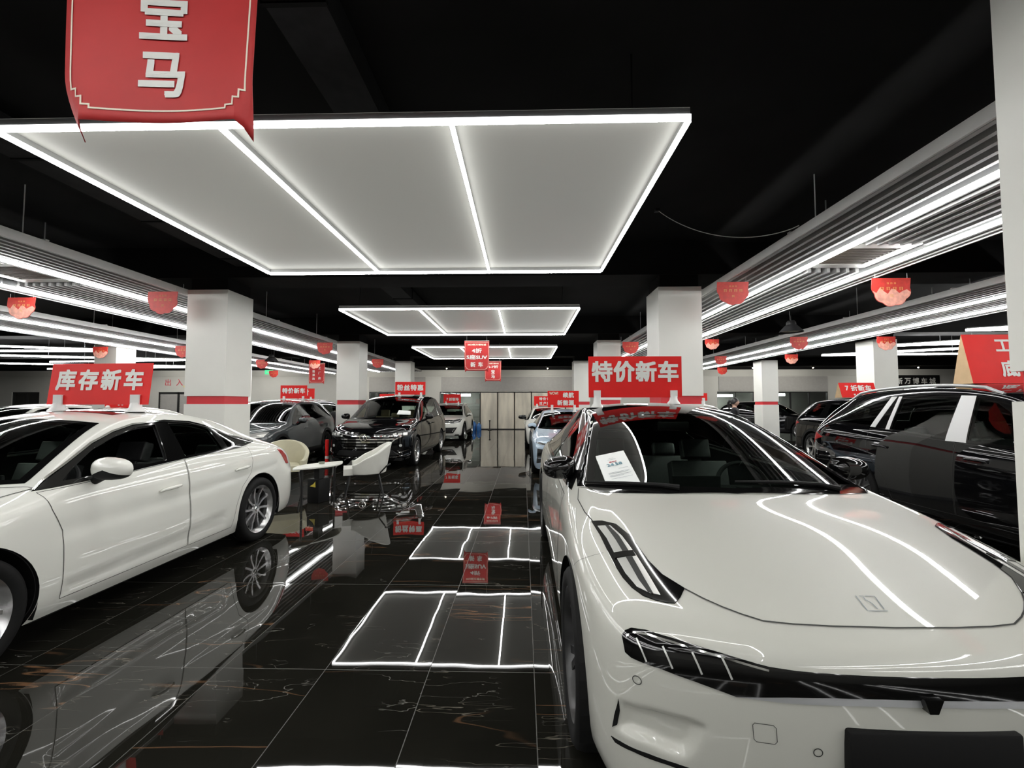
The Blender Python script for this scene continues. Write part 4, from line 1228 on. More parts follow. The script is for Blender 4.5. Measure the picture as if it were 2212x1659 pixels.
def vw_emblem(parent, s, z, r):
    h, n = s.shoot((0, -1, z), FRONT)
    mb = MB()
    y = h.y - .03
    mb.lathe([(r, -.008), (r, .02), (r * .86, .02), (r * .86, -.008)], 'y', 32, (0, y, z), closed=True)
    k = r * .86
    for a, b in (((-.44, .86), (0, .12)), ((.44, .86), (0, .12)), ((-.86, .36), (-.42, -.84)), ((.86, .36), (.42, -.84)), ((-.42, -.84), (0, .02)), ((.42, -.84), (0, .02))):
        mb.tube([(a[0] * k, y, z + a[1] * k), (b[0] * k, y, z + b[1] * k)], r * .085, 6)
    mb.build('emblem', M['chrome'], parent, smooth=True, sharp=50)

def front_vw(car, s, sp, P):
    std_hood(car, s, sp, P, HOODS['suv'])
    g = patch(car, s, 'grille', xz([(-.52, .95), (.52, .95), (.56, .80), (-.56, .80)]), FRONT, .005, M['gloss_black'], 'vgr')[0]
    bars(g, s, 'chrome_bar', [[(-.52, .94), (.52, .94)], [(-.56, .81), (.56, .81)], [(-.54, .875), (.54, .875)]], M['chrome'], 'vbar')
    patch(car, s, 'headlight', xz([(.54, .95), (.80, .985), (.87, .97), (.84, .85), (.56, .80)]), FRONT, .006, M['lamp_glass'], 'vhl', both=True)
    ribbon_pair(car, s, 'lamp_lens', [(xz([(.58, .84), (.72, .87), (.84, .95)]), FRONT)], .03, .012, 'vll', M['lamp_silver'])
    patch(car, s, 'lower_grille', xz([(-.72, .62), (.72, .62), (.55, .36), (-.55, .36)]), FRONT, .006, M['grille'], 'vlg')
    bars(car, s, 'chrome_strip', [[(-.60, .55), (-.48, .40), (.48, .40), (.60, .55)]], M['chrome'], 'vcs', .012, .035)
    vw_emblem(g, s, .875, .07)
    std_tail(car, s, sp, P)

def front_plain(car, s, sp, P):
    k = [q for q in SHAPES if SHAPES[q] is s][0]
    std_hood(car, s, sp, P, HOODS[k])
    dz = {'suv': 0, 'mpv': 0, 'boxy': .05, 'sedan': -.22, 'fastback': -.2}[k]
    g = patch(car, s, 'grille', xz([(-.50, .92 + dz), (.50, .92 + dz), (.56, .75 + dz), (.40, .56 + dz), (-.40, .56 + dz), (-.56, .75 + dz)]), FRONT, .005, M['gloss_black'], 'pgr')[0]
    bars(g, s, 'chrome_bar', [[(-.50, .91 + dz), (.50, .91 + dz)], [(-.54, .82 + dz), (.54, .82 + dz)], [(-.52, .72 + dz), (.52, .72 + dz)]], M['chrome'], 'pbar')
    patch(car, s, 'headlight', xz([(.56, .92 + dz), (.80, .965 + dz), (.86, .95 + dz), (.82, .85 + dz), (.58, .82 + dz)]), FRONT, .006, M['lamp_silver'], 'phl', both=True)
    patch(car, s, 'lower_grille', xz([(-.62, .46), (.62, .46), (.52, .34), (-.52, .34)]), FRONT, .006, M['grille'], 'plg')
    bars(car, s, 'chrome_strip', [[(.80, .66), (.74, .44), (.60, .42)], [(-.80, .66), (-.74, .44), (-.60, .42)]], M['chrome'], 'pcs', .01, .03)
    std_tail(car, s, sp, P)

# ------------------------------------------------------------------ the hall
def build_room():
    X0, X1, Y0, Y1 = -35.0, 31.0, -14.0, 27.0
    def st(name, mb, m):
        o = mb.build(name, m); o['kind'] = 'structure'; return o
    mb = MB(); mb.box(X0, X1, Y0, Y1 + 4, -.12, 0); st('floor', mb, M['floor'])
    mb = MB(); mb.box(X0, X1, Y0, Y1 + 4, 4.05, 4.2); st('ceiling', mb, M['black_ceiling'])
    mb = MB(); mb.box(X0 - .2, X0, Y0, Y1 + 4, 0, 4.05); st('wall_left', mb, M['wall'])
    mb = MB(); mb.box(X1, X1 + .2, Y0, Y1 + 4, 0, 4.05); st('wall_right', mb, M['wall'])
    mb = MB(); mb.box(X0, X1, Y0 - .2, Y0, 0, 4.05); st('wall_front', mb, M['wall'])
    # back wall with openings
    ops = [(-32.4, -30.6), (-29.8, -29.2), (-22.9, -20.4), (-9.55, -6.05), (-5.15, 3.9), (11.8, 18.45)]
    mb = MB(); x = X0
    for a, b in ops:
        mb.box(x, a, Y1, Y1 + .25, 0, 4.05); mb.box(a, b, Y1, Y1 + .25, 2.32, 4.05); x = b
    mb.box(x, X1, Y1, Y1 + .25, 0, 4.05)
    mb.box(X0, X1, Y1 - .05, Y1, 3.30, 3.66)
    st('wall_back', mb, M['wall'])
    mb = MB(); mb.box(X0, X1, Y1 + 3.8, Y1 + 4, 0, 4.05); st('wall_shop', mb, M['wall'])
    mb = MB()
    for a, b in ((-9.55, -6.05), (-5.05, 3.9), (11.9, 18.4)): mb.box(a, b, Y1 - .04, Y1, 2.36, 3.24)
    st('trim_1', mb, M['wall_dark'])
    # black beams across the hall at the pillar rows
    for i, y in enumerate((1.30, 6.86, 12.55, 18.35)):
        mb = MB(); mb.box(X0, X1, y, y + .66, 3.55, 4.05); st('trim_%d' % (i + 2), mb, M['black_ceiling'])
    mb = MB(); mb.box(X0, X1, 24.0, 24.5, 3.62, 4.05); st('trim_6', mb, M['black_ceiling'])
    mb = MB(); mb.box(X0, X1, Y1 - .06, Y1, 3.66, 4.05); st('trim_7', mb, M['black_ceiling'])
    # pillars
    k = 0
    for px, w in ((-5.40, .66), (2.12, .67), (9.86, .66), (-12.62, .66)):
        for y in (1.30, 6.86, 12.55, 18.35):
            if y < 2 and px != 2.12: continue
            mb = MB()
            mb.box(px, px + w, y, y + .66, 0, 1.515)
            mb.box(px, px + w, y, y + .66, 1.645, 3.355)
            mb.box(px + .035, px + w - .035, y + .035, y + .625, 3.355, 3.56, 1)
            o = st('pillar', mb, [M['pillar'], M['black_ceiling']])
            mb = MB(); mb.box(px + .025, px + w - .025, y + .025, y + .635, 1.51, 1.65)
            b = mb.build('red_band', M['red_band'], o)
            mb = MB(); mb.box(px - .008, px + w + .008, y - .008, y + .668, 0, .10)
            mb.build('skirting', M['alu'], o)
    # shop fronts in the back wall
    n = 0
    def window(a, b, parts, glass='shop_glass'):
        nonlocal n
        n += 1
        r = thing('window_%d' % n, None, None); r['kind'] = 'structure'
        mb = MB(); mb.box(a, b, Y1 + .10, Y1 + .115, .04, 2.28); mb.build('pane', M[glass], r)
        mb = MB()
        for i in range(parts + 1):
            xx = a + (b - a) * i / parts
            mb.box(xx - .03, xx + .03, Y1 + .06, Y1 + .16, 0, 2.32)
        mb.box(a, b, Y1 + .06, Y1 + .16, 2.25, 2.32); mb.box(a, b, Y1 + .06, Y1 + .16, 0, .06)
        mb.build('frame', M['steel_dark'], r)
    window(-32.4, -30.6, 2); window(-29.8, -29.2, 1); window(-9.55, -6.05, 3); window(-5.15, -2.65, 2); window(11.8, 18.45, 6)
    d = 0
    xs = [-2.65, -1.57, -.53, .51, 1.55, 2.6, 3.9]
    for a, b in zip(xs, xs[1:]):
        d += 1
        r = thing('door_%d' % d, None, None); r['kind'] = 'structure'
        mb = MB(); mb.box(a + .02, b - .02, Y1 + .08, Y1 + .12, .03, 2.27); mb.build('panel', M['marble'], r)
        mb = MB(); mb.box(a - .02, a + .025, Y1 + .05, Y1 + .15, 0, 2.32); mb.box(b - .025, b + .02, Y1 + .05, Y1 + .15, 0, 2.32)
        mb.box(a, b, Y1 + .05, Y1 + .15, 2.26, 2.32); mb.box(a, b, Y1 + .05, Y1 + .15, 0, .05); mb.build('frame', M['steel_dark'], r)
    for a, b in ((-22.9, -21.65), (-21.65, -20.4)):
        d += 1
        r = thing('door_%d' % d, None, None); r['kind'] = 'structure'
        mb = MB(); mb.box(a + .05, b - .05, Y1 + .08, Y1 + .14, 0, 2.2)
        for i in range(14): mb.box(a + .05, b - .05, Y1 + .072, Y1 + .08, .1 + i * .15, .19 + i * .15)
        mb.build('shutter', M['wall_dark'], r)
        mb = MB(); mb.box(a, a + .06, Y1 + .03, Y1 + .18, 0, 2.32); mb.box(b - .06, b, Y1 + .03, Y1 + .18, 0, 2.32); mb.box(a, b, Y1 + .03, Y1 + .18, 2.2, 2.32)
        mb.build('frame', M['steel_dark'], r)
    # lamps in the shop behind the glass
    for i, (x, z) in enumerate(((13.4, 2.05), (12.0, 2.0), (16.8, 2.1), (-4.0, 2.1), (-8.0, 2.1))):
        t = thing('shop_ceiling_lamp', ['lit square lamp inside the shop behind the woman', 'lit square lamp behind the shop window nearest the wall pier', 'lit square lamp in the shop behind the pillar with black cars',
                                        'lit square lamp behind the glass beside the marble doors', 'lit square lamp behind the glass left of the black minivan roof'][i], 'lamp', (x, Y1 + 2.6, z), group='shop ceiling lamps')
        mb = MB(); mb.box(-.42, .42, -.3, .3, 0, .16); mb.build('diffuser', shop_lamp(), t)
        mb = MB(); mb.box(-.45, .45, -.33, .33, .16, .20)
        for sx in (-.4, .4): mb.box(sx - .01, sx + .01, -.01, .01, .20, 4.05 - z)
        mb.build('housing', M['steel_dark'], t)
    # ducts under the ceiling
    for i, (x, y0, y1, z, w) in enumerate(((-1.32, 1.98, 6.84, 3.82, .36), (-4.45, 1.98, 6.84, 3.72, .30), (-2.6, 7.55, 12.5, 3.8, .4))):
        t = thing('air_duct', ['black painted air duct above the nearest light panel', 'black duct running beside the left slatted raft', 'black duct above the second light panel'][i], 'duct', (x, y0, z))
        mb = MB(); mb.box(-w / 2, w / 2, 0, y1 - y0, 0, .20); mb.build('duct_body', M['duct'], t)
        for q in range(4):
            yy = .4 + q * (y1 - y0 - .8) / 3
            mb = MB(); mb.box(-w / 2 - .012, w / 2 + .012, yy, yy + .03, -.012, 4.05 - z); mb.build('bracket', M['black_ceiling'], t)

_sl = []
def shop_lamp():
    if not _sl: _sl.append(mat('shop_lamp_white', (1, 1, 1), emit=20))
    return _sl[0]

# ------------------------------------------------------------------ lights
def light_panel(label, y0, y1):
    x0, x1, z = -3.60, 1.09, 3.36
    t = thing('ceiling_light_panel', label, 'ceiling light', ((x0 + x1) / 2, y0, z), group='suspended light box panels')
    cx = (x0 + x1) / 2
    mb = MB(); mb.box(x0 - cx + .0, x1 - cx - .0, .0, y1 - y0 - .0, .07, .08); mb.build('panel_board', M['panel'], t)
    w = .017
    L = y1 - y0
    def bar(a, b, c, d):
        mb = MB(); mb.box(a, b, c, d, -.005, .025); mb.m = [0, 1, 1, 1, 1, 1]; o = mb.build('light_bar', [M['lamp_bar'], M['lamp_side']], t)
        mb = MB(); mb.box(a + .004, b - .004, c + .004, d - .004, .025, .069); mb.build('profile', M['alu'], o)
    bar(x0 - cx, x1 - cx, -w, w); bar(x0 - cx, x1 - cx, L - w, L + w)
    for x in (x0, x0 + (x1 - x0) / 3, x0 + 2 * (x1 - x0) / 3, x1): bar(x - cx - w * .8, x - cx + w * .8, w + .003, L - w - .003)
    mb = MB()
    for x in (x0 + .3, x1 - .3):
        for y in (.3, L - .3): mb.tube([(x - cx, y, .08), (x - cx, y, .69)], .006, 6)
    mb.build('hanger', M['steel_dark'], t)

def raft(label, x0, x1, lights, z, y0=-13.0, y1=23.4, hole=None, pitch=.1275):
    t = thing('slatted_ceiling_raft', label, 'ceiling raft', (0, 0, z), group='slatted ceiling rafts')
    n = int(round((x1 - x0 - .1) / pitch))
    mb = MB()
    for i in range(n + 1):
        x = x0 + .07 + (x1 - x0 - .14) * i / n
        if min(abs(x - l) for l in lights) < .055: continue
        w = .022
        segs = [(y0 + .03, y1 - .03)]
        if hole and hole[0] < x < hole[1]: segs = [(y0 + .03, hole[2]), (hole[3], y1 - .03)]
        for a, b in segs: mb.box(x - w, x + w, a, b, .01, .095)
    mb.build('slats', M['slat'], t)
    mb = MB(); mb.box(x0, x0 + .02, y0, y1, 0, .10); mb.box(x1 - .02, x1, y0, y1, 0, .10); mb.box(x0, x1, y0, y0 + .02, 0, .10); mb.box(x0, x1, y1 - .02, y1, 0, .10)
    y = y0 + 1
    while y < y1:
        if not (hole and hole[2] - .1 < y < hole[3] + .1): mb.box(x0, x1, y, y + .04, .095, .12)
        mb.tube([(x0 + .3, y + .02, .12), (x0 + .3, y + .02, 4.06 - z)], .006, 6); mb.tube([(x1 - .3, y + .02, .12), (x1 - .3, y + .02, 4.06 - z)], .006, 6)
        y += 2.4
    mb.build('raft_frame', M['fascia'], t)
    for l in lights:
        seg = 2.9; y = y0 + .1 + (0 if l == lights[0] else 1.7)
        if l != lights[0]:
            mb = MB(); mb.box(l - .019, l + .019, y0 + .1, y - .03, -.028, .004); mb.build('light_bar', M['lamp_raft'], t)
        while y < y1 - .2:
            e = min(y + seg, y1 - .1)
            mb = MB(); mb.box(l - .019, l + .019, y, e - .025, -.028, .004); o = mb.build('light_bar', M['lamp_raft'], t)
            mb = MB(); mb.box(l - .03, l + .03, y, e - .025, .005, .09); mb.build('profile', M['alu'], o)
            y = e
    return t

def cassette(label, x, y, z):
    t = thing('air_conditioner_cassette', label, 'air conditioner', (x, y, z))
    mb = MB(); a = .44
    mb.box(-a, a, -a, -a + .14, 0, .03); mb.box(-a, a, a - .14, a, 0, .03); mb.box(-a, -a + .14, -a + .14, a - .14, 0, .03); mb.box(a - .14, a, -a + .14, a - .14, 0, .03)
    mb.build('frame', M['white_plastic'], t)
    mb = MB(); mb.box(-a + .14, a - .14, -a + .14, a - .14, .02, .03)
    for i in range(10): mb.box(-a + .14, a - .14, -a + .16 + i * .06, -a + .18 + i * .06, .005, .02)
    mb.build('grille', M['ac_dark'], t)
    mb = MB(); mb.box(-.4, .4, -.4, .4, .03, .26)
    for sx in (-.35, .35): mb.tube([(sx, 0, .26), (sx, 0, 4.06 - z)], .008, 6)
    mb.build('casing', M['alu'], t)

def vee(label, apex, e1, e2, z=3.3):
    t = thing('linear_pendant_light', label, 'light', (apex[0], apex[1], z), group='zigzag linear pendant lights')
    for e in (e1, e2):
        d = Vector((e[0] - apex[0], e[1] - apex[1], 0)); L = d.length; d.normalize(); n = Vector((-d.y, d.x, 0)) * .026
        a = d * .05
        b = d * L
        mb = MB(); mb.prism([a - n, b - n, b + n, a + n], (0, 0, .05)); o = mb.build('light_bar', M['lamp'], t)
        mb = MB(); mb.prism([a - n * .8 + Vector((0, 0, .051)), b - n * .8 + Vector((0, 0, .051)), b + n * .8 + Vector((0, 0, .051)), a + n * .8 + Vector((0, 0, .051))], (0, 0, .03))
        for q in (.25, .75): p = a.lerp(b, q); mb.tube([p + Vector((0, 0, .08)), p + Vector((0, 0, 4.06 - z))], .006, 6)
        mb.build('profile', M['alu'], o)
# ------------------------------------------------------------------ signs
def roof_height(k, loc, rot, scale, X, Y):
    s = shape(k)
    m = Matrix.Translation(loc) @ Matrix.Rotation(rot, 4, 'Z') @ Matrix.Diagonal((*(scale or (1, 1, 1)), 1))
    o = m.inverted() @ Vector((X, Y, 5))
    d = (m.inverted().to_3x3() @ Vector((0, 0, -1))).normalized()
    h, n, i, t = s.bvh.ray_cast(o, d)
    return (m @ h).z if h is not None else 1.5

def roof_sign(label, x, y, z0, w, h, lines, car, rot=0.0, lean=0.0, feet=.36, foot_scale=1.0, group='red roof signs on the cars', name='roof_sign', mat_='red'):
    """lines: (text, glyph height, height above the board's foot, pitch or None, width, material)"""
    t = thing(name, label, 'sign', (x, y, z0), rot, group)
    mb = MB(); mb.box(-w / 2, w / 2, 0, .008, 0, h)
    b = mb.build('board', [M[mat_]], t)
    b.rotation_euler = (lean, 0, 0)
    for tx, gh, zz, gap, wd, m, *xo in lines:
        text('lettering', tx, gh, (xo[0] if xo else 0, -.004, zz), b, M[m], bold=.038 if gh > .1 else .02, width=wd, gap=gap)
    for sx in (-1, 1):
        fx = sx * w * feet
        c, s_ = math.cos(rot), math.sin(rot)
        X, Y = x + fx * c, y + fx * s_
        rz = roof_height(*car, X, Y) - z0
        k = foot_scale
        mb = MB()
        mb.lathe([(.058 * k, 0), (.055 * k, .012), (.036 * k, .035), (.030 * k, max(.05, -rz + .012)), (0, max(.05, -rz + .012))], 'z', 16, (fx, .004, rz + .002))
        mb.box(fx - .032 * k, fx + .032 * k, -.012, -.001, max(-.01, .0), .065 * k); mb.box(fx - .032 * k, fx + .032 * k, .009, .018, 0, .065 * k)
        rounded_ = mb.build('stand', M['stand'], t, smooth=True, sharp=40)
    return t

def tent_sign(label, x, y, z0, w, h, dep, lines, rot=0.0):
    t = thing('tent_sign', label, 'sign', (x, y, z0), rot, 'red roof signs on the cars')
    f, b = Vector((0, -dep / 2, 0)), Vector((0, dep / 2, 0))
    mb = MB(); a = Vector((-w / 2, 0, 0))
    mb.prism([a + f + Vector((0, .008, 0)), a + Vector((0, .004, h)), a + b], (w, 0, 0)); mb.build('card_body', M['board'], t)
    mb = MB(); mb.prism([a + f, a + f + Vector((0, .007, 0)), a + Vector((0, .003, h)), a + Vector((0, -.004, h))], (w, 0, 0)); brd = mb.build('board', M['red'], t)
    ang = -math.atan2(dep / 2, h)
    for tx, gh, zz, gap, wd, m in lines:
        yy = -dep / 2 + dep / 2 * zz / h - .006
        text('lettering', tx, gh, (0, yy, zz), t, M[m], bold=.03, width=wd, gap=gap, rotx=ang)
    return t

def banner(label, x, y, ztop, w, h, lines, rot=0.0, curl=.05, border=True, small=None):
    t = thing('hanging_banner', label, 'banner', (x, y, ztop), rot, 'red banners hanging from the ceiling')
    n, m = 24, 30
    def bend(u, v):           # u across -1..1, v 0 top..1 bottom
        k = max(0, v - .80) / .20
        e = max(0, abs(u) - .86) / .14
        yy = .018 * math.sin(u * 2.2 + v * 1.5) - .012 * v + .06 * max(0, abs(u) - .82) * v
        yy += curl * (k * k) * e * .8
        xx = u * w / 2 * (1 - .03 * v - .06 * k ** 3 * e)
        zz = -v * h - .045 * k ** 3 * e ** 1.2
        return xx, yy, zz
    V, F = [], []
    for j in range(m + 1):
        for i in range(n + 1): V.append(bend(-1 + 2 * i / n, j / m))
    k0 = len(V)
    for j in range(m):
        for i in range(n):
            a = j * (n + 1) + i
            F.append((a, a + n + 1, a + n + 2, a + 1))
    mb = MB(); mb.add(V, F)
    c = mb.build('cloth', M['red_cloth'], t, smooth=True)
    md = c.modifiers.new('thick', 'SOLIDIFY'); md.thickness = .003; md.offset = 1
    def wrap(o, off=-.006):
        for v in o.data.vertices:
            u = (v.co.x + o.location.x) / (w / 2); vv = -(v.co.z + o.location.z) / h
            p = bend(u, vv); v.co = Vector((p[0], p[1] + off + v.co.y, p[2])) - Vector(o.location)
    for tx, gh, zz, gap, wd, mt in lines:
        o = text('lettering', tx, gh, (0, 0, -zz), t, M[mt], bold=.03, width=wd, gap=gap)
        wrap(o)
    if border:
        mb = MB(); q = .006; a, b0 = w / 2 * .93, .95 * h
        s1, s2 = .05 * w * 1.2, .10 * w
        pts = [(-a, -.04 * h), (-a, -b0 + s2), (-a + s1 * .5, -b0 + s2), (-a + s1 * .5, -b0 + s1), (-a + s1, -b0 + s1), (-a + s1, -b0 + s1 * .3), (-a + s2, -b0 + s1 * .3), (-a + s2, -b0),
               (a - s2, -b0), (a - s2, -b0 + s1 * .3), (a - s1, -b0 + s1 * .3), (a - s1, -b0 + s1), (a - s1 * .5, -b0 + s1), (a - s1 * .5, -b0 + s2), (a, -b0 + s2), (a, -.04 * h), (-a, -.04 * h)]
        for p, r in zip(pts, pts[1:]):
            L = max(1, int(max(abs(p[0] - r[0]), abs(p[1] - r[1])) / .03))
            for g in range(L):
                x0, z0 = p[0] + (r[0] - p[0]) * g / L, p[1] + (r[1] - p[1]) * g / L
                x1, z1 = p[0] + (r[0] - p[0]) * (g + 1) / L, p[1] + (r[1] - p[1]) * (g + 1) / L
                xa, xb, za, zb = min(x0, x1) - q / 2, max(x0, x1) + q / 2, min(z0, z1) - q / 2, max(z0, z1) + q / 2
                mb.add([(xa, 0, za), (xb, 0, za), (xb, 0, zb), (xa, 0, zb)], [(0, 1, 2, 3)])
        o = mb.build('border_print', M['cream'], t); wrap(o, -.005)
    mb = MB(); mb.tube([(-w / 2, 0, .004), (w / 2, 0, .004)], .008, 8)
    mb.build('top_rod', M['white_plastic'], t, smooth=True)
    mb = MB()
    for sx in (-.8, .8): mb.tube([(sx * w / 2, 0, .008), (sx * w / 2, 0, 4.06 - ztop)], .0025, 6)
    mb.build('string', M['white_plastic'], t)
    return t

def pennant_meshes():
    def outline(n=40):
        pts = [(-.23, 0), ]
        for i in range(n + 1):
            a = math.pi + math.pi * i / n
            r = .215 + .018 * abs(math.sin(a * 4.5))
            pts.append((r * 1.02 * math.cos(a), -.12 + r * math.sin(a) * .98))
        pts.append((.23, 0))
        return pts
    def plate():
        mb = MB(); mb.prism([(x, 0, z) for x, z in outline()], (0, .004, 0)); return data_of(mb.build('plate', M['darkred']))
    def cloud():
        mb = MB()
        low = [(x * .985, z * .985) for x, z in outline() if z < -.155]
        top = []
        a, b = low[-1], low[0]
        for i in range(1, 10):
            t = i / 10
            top.append((a[0] + (b[0] - a[0]) * t, -.155 + .03 * math.sin(t * 18) + .015 * math.sin(t * 41)))
        for y in (-.0015, .0055): mb.add([(x, y, z) for x, z in low + top], [tuple(range(len(low + top)))])
        return data_of(mb.build('cloud_print', M['pink']))
    def strokes():
        mb = MB(); rnd = random.Random(3)
        for row, n, s in ((-.065, 3, .020), (-.13, 4, .036), (-.215, 1, .03)):
            for i in range(n):
                cx = (i - (n - 1) / 2) * s * 2.1
                for q in range(4):
                    for y in (-.0022, .0062):
                        if q % 2: mb.box(cx - s * .6, cx + s * .6, y - .0004, y + .0004, row - s * .5 + q * s * .3, row - s * .5 + q * s * .3 + s * .13)
                        else: mb.box(cx - s * .5 + q * s * .4, cx - s * .5 + q * s * .4 + s * .13, y - .0005, y + .0005, row - s * .5, row + s * .5)
        return data_of(mb.build('lettering', M['gold']))
    def strings():
        mb = MB()
        for x in (-.19, .19): mb.tube([(x, .002, -.004), (x, .002, .06)], .002, 5)
        return data_of(mb.build('string', M['white_plastic']))
    return [cached(('pen', i), f) for i, f in enumerate((plate, cloud, strokes, strings))]

def pennant(label, x, y, z, pale=False, scale=1.0, rot=0.0):
    p, c, g, s = pennant_meshes()
    t = thing('festive_pennant', label, 'pennant', (x, y, z - .06 * scale), rot, 'red scalloped pennants under the rafts', (scale, 1, scale))
    put('plate', p, M['darkred'], t)
    if pale: put('cloud_print', c, M['pink'], t)
    put('lettering', g, M['gold'], t)
    put('string', s, M['white_plastic'], t)
    return t

# ------------------------------------------------------------------ lounge furniture
def bucket_chair(label, x, y, rot, material):
    t = thing('lounge_chair', label, 'chair', (x, y, 0), rot)
    # wrap-around shell, opening towards -Y
    n, m = 40, 10
    outer, inner = [], []
    def P(a, v, r):
        back = math.cos(a / 2.05) if abs(a) < math.pi else 0
        k = max(0.0, math.cos(a * .72)) ** 1.6
        top = .53 + .33 * k + .03 * math.sin(a * 3) ** 2 * (1 - k)
        z = .36 + (top - .36) * v
        rr = r * (1 + .10 * v) + .06 * k * v
        return Vector((rr * 1.05 * math.sin(a), rr * math.cos(a) + .02, z))
    A = math.radians(128)
    for r in (.335, .275):
        L = []
        for j in range(m + 1):
            for i in range(n + 1):
                L.append(P(-A + 2 * A * i / n, j / m, r))
        (outer if r > .3 else inner).extend(L)
    N = len(outer)
    F = []
    for j in range(m):
        for i in range(n):
            a = j * (n + 1) + i
            F.append((a, a + 1, a + n + 2, a + n + 1)); F.append((N + a, N + a + n + 1, N + a + n + 2, N + a + 1))
    for i in range(n):
        a = m * (n + 1) + i; F.append((a, a + 1, N + a + 1, N + a)); F.append((i, N + i, N + i + 1, i + 1))
    for j in range(m):
        for i in (0, n):
            a = j * (n + 1) + i; b = a + n + 1
            F.append((a, b, N + b, N + a) if i == 0 else (a, N + a, N + b, b))
    mb = MB(); mb.add(outer + inner, F)
    o = mb.build('backrest', M[material], t, smooth=True, sharp=60)
    bv = o.modifiers.new('soft', 'BEVEL'); bv.width = .02; bv.segments = 3; bv.limit_method = 'ANGLE'; bv.angle_limit = math.radians(60)
    mb = MB(); mb.lathe([(0, .475), (.22, .47), (.29, .44), (.30, .40), (.28, .355), (0, .35)], 'z', 32)
    mb.box(-.26, .26, -.33, -.1, .355, .455)
    o = mb.build('seat', M[material], t, smooth=True, sharp=50)
    for sx in (-1, 1):
        for sy in (-1, 1):
            mb = MB(); mb.tube([(sx * .24, sy * .22, .36), (sx * .30, sy * .30, 0.0)], [.016, .012], 10)
            mb.build('leg', M['steel_dark'], t, smooth=True)
        mb = MB(); mb.tube([(sx * .25, -.22, .35), (sx * .25, .22, .35), (sx * .36, .34, .50), (sx * .30, .40, .52)], .013, 8)
        mb.build('side_rail', M['steel_dark'], t, smooth=True)
    return t

def table():
    rot = math.radians(72)
    t = thing('coffee_table', 'white leaf shaped coffee table on a black box pedestal between the lounge chairs', 'table', (-3.19, 6.84, 0), rot)
    pts = []
    for i in range(41):
        a = -1 + 2 * i / 40; pts.append((a * .52, -.235 * (1 - abs(a) ** 1.9) * (1 + .25 * a), .545))
    for i in range(1, 40):
        a = 1 - 2 * i / 40; pts.append((a * .52, .235 * (1 - abs(a) ** 1.9) * (1 - .25 * a), .545))
    mb = MB(); mb.prism(pts, (0, 0, .022)); rounded(mb.build('table_top', M['white_leather'], t), .004)
    mb = MB(); mb.box(-.12, .12, -.11, .11, 0, .36); p = mb.build('pedestal', M['matt_black'], t); rounded(p, .01)
    mb = MB(); mb.box(-.05, .05, -.05, .05, .36, .545); mb.build('column', M['steel_dark'], t)
    # sticker on the side that looks at the camera
    mb = MB(); mb.prism([(-.122, .06, .25), (-.122, -.05, .24), (-.122, -.045, .33), (-.122, -.01, .29)], (-.001, 0, 0)); mb.build('sticker', M['yellow'], t)
    for a in (-.34, .34):
        mb = MB(); mb.tube([(a, 0, .545), (a, 0, 0)], .016, 10); mb.build('leg', M['steel_dark'], t, smooth=True)
    a = thing('ashtray', 'small green grey ashtray on the leaf shaped table', 'ashtray', (-3.20, 6.95, .5675))
    mb = MB(); mb.lathe([(0, 0), (.04, 0), (.05, .03), (.043, .032), (.035, .01), (0, .01)], 'z', 24); mb.build('bowl', mat('ashtray_glaze', (.25, .27, .22), .3), a, smooth=True)

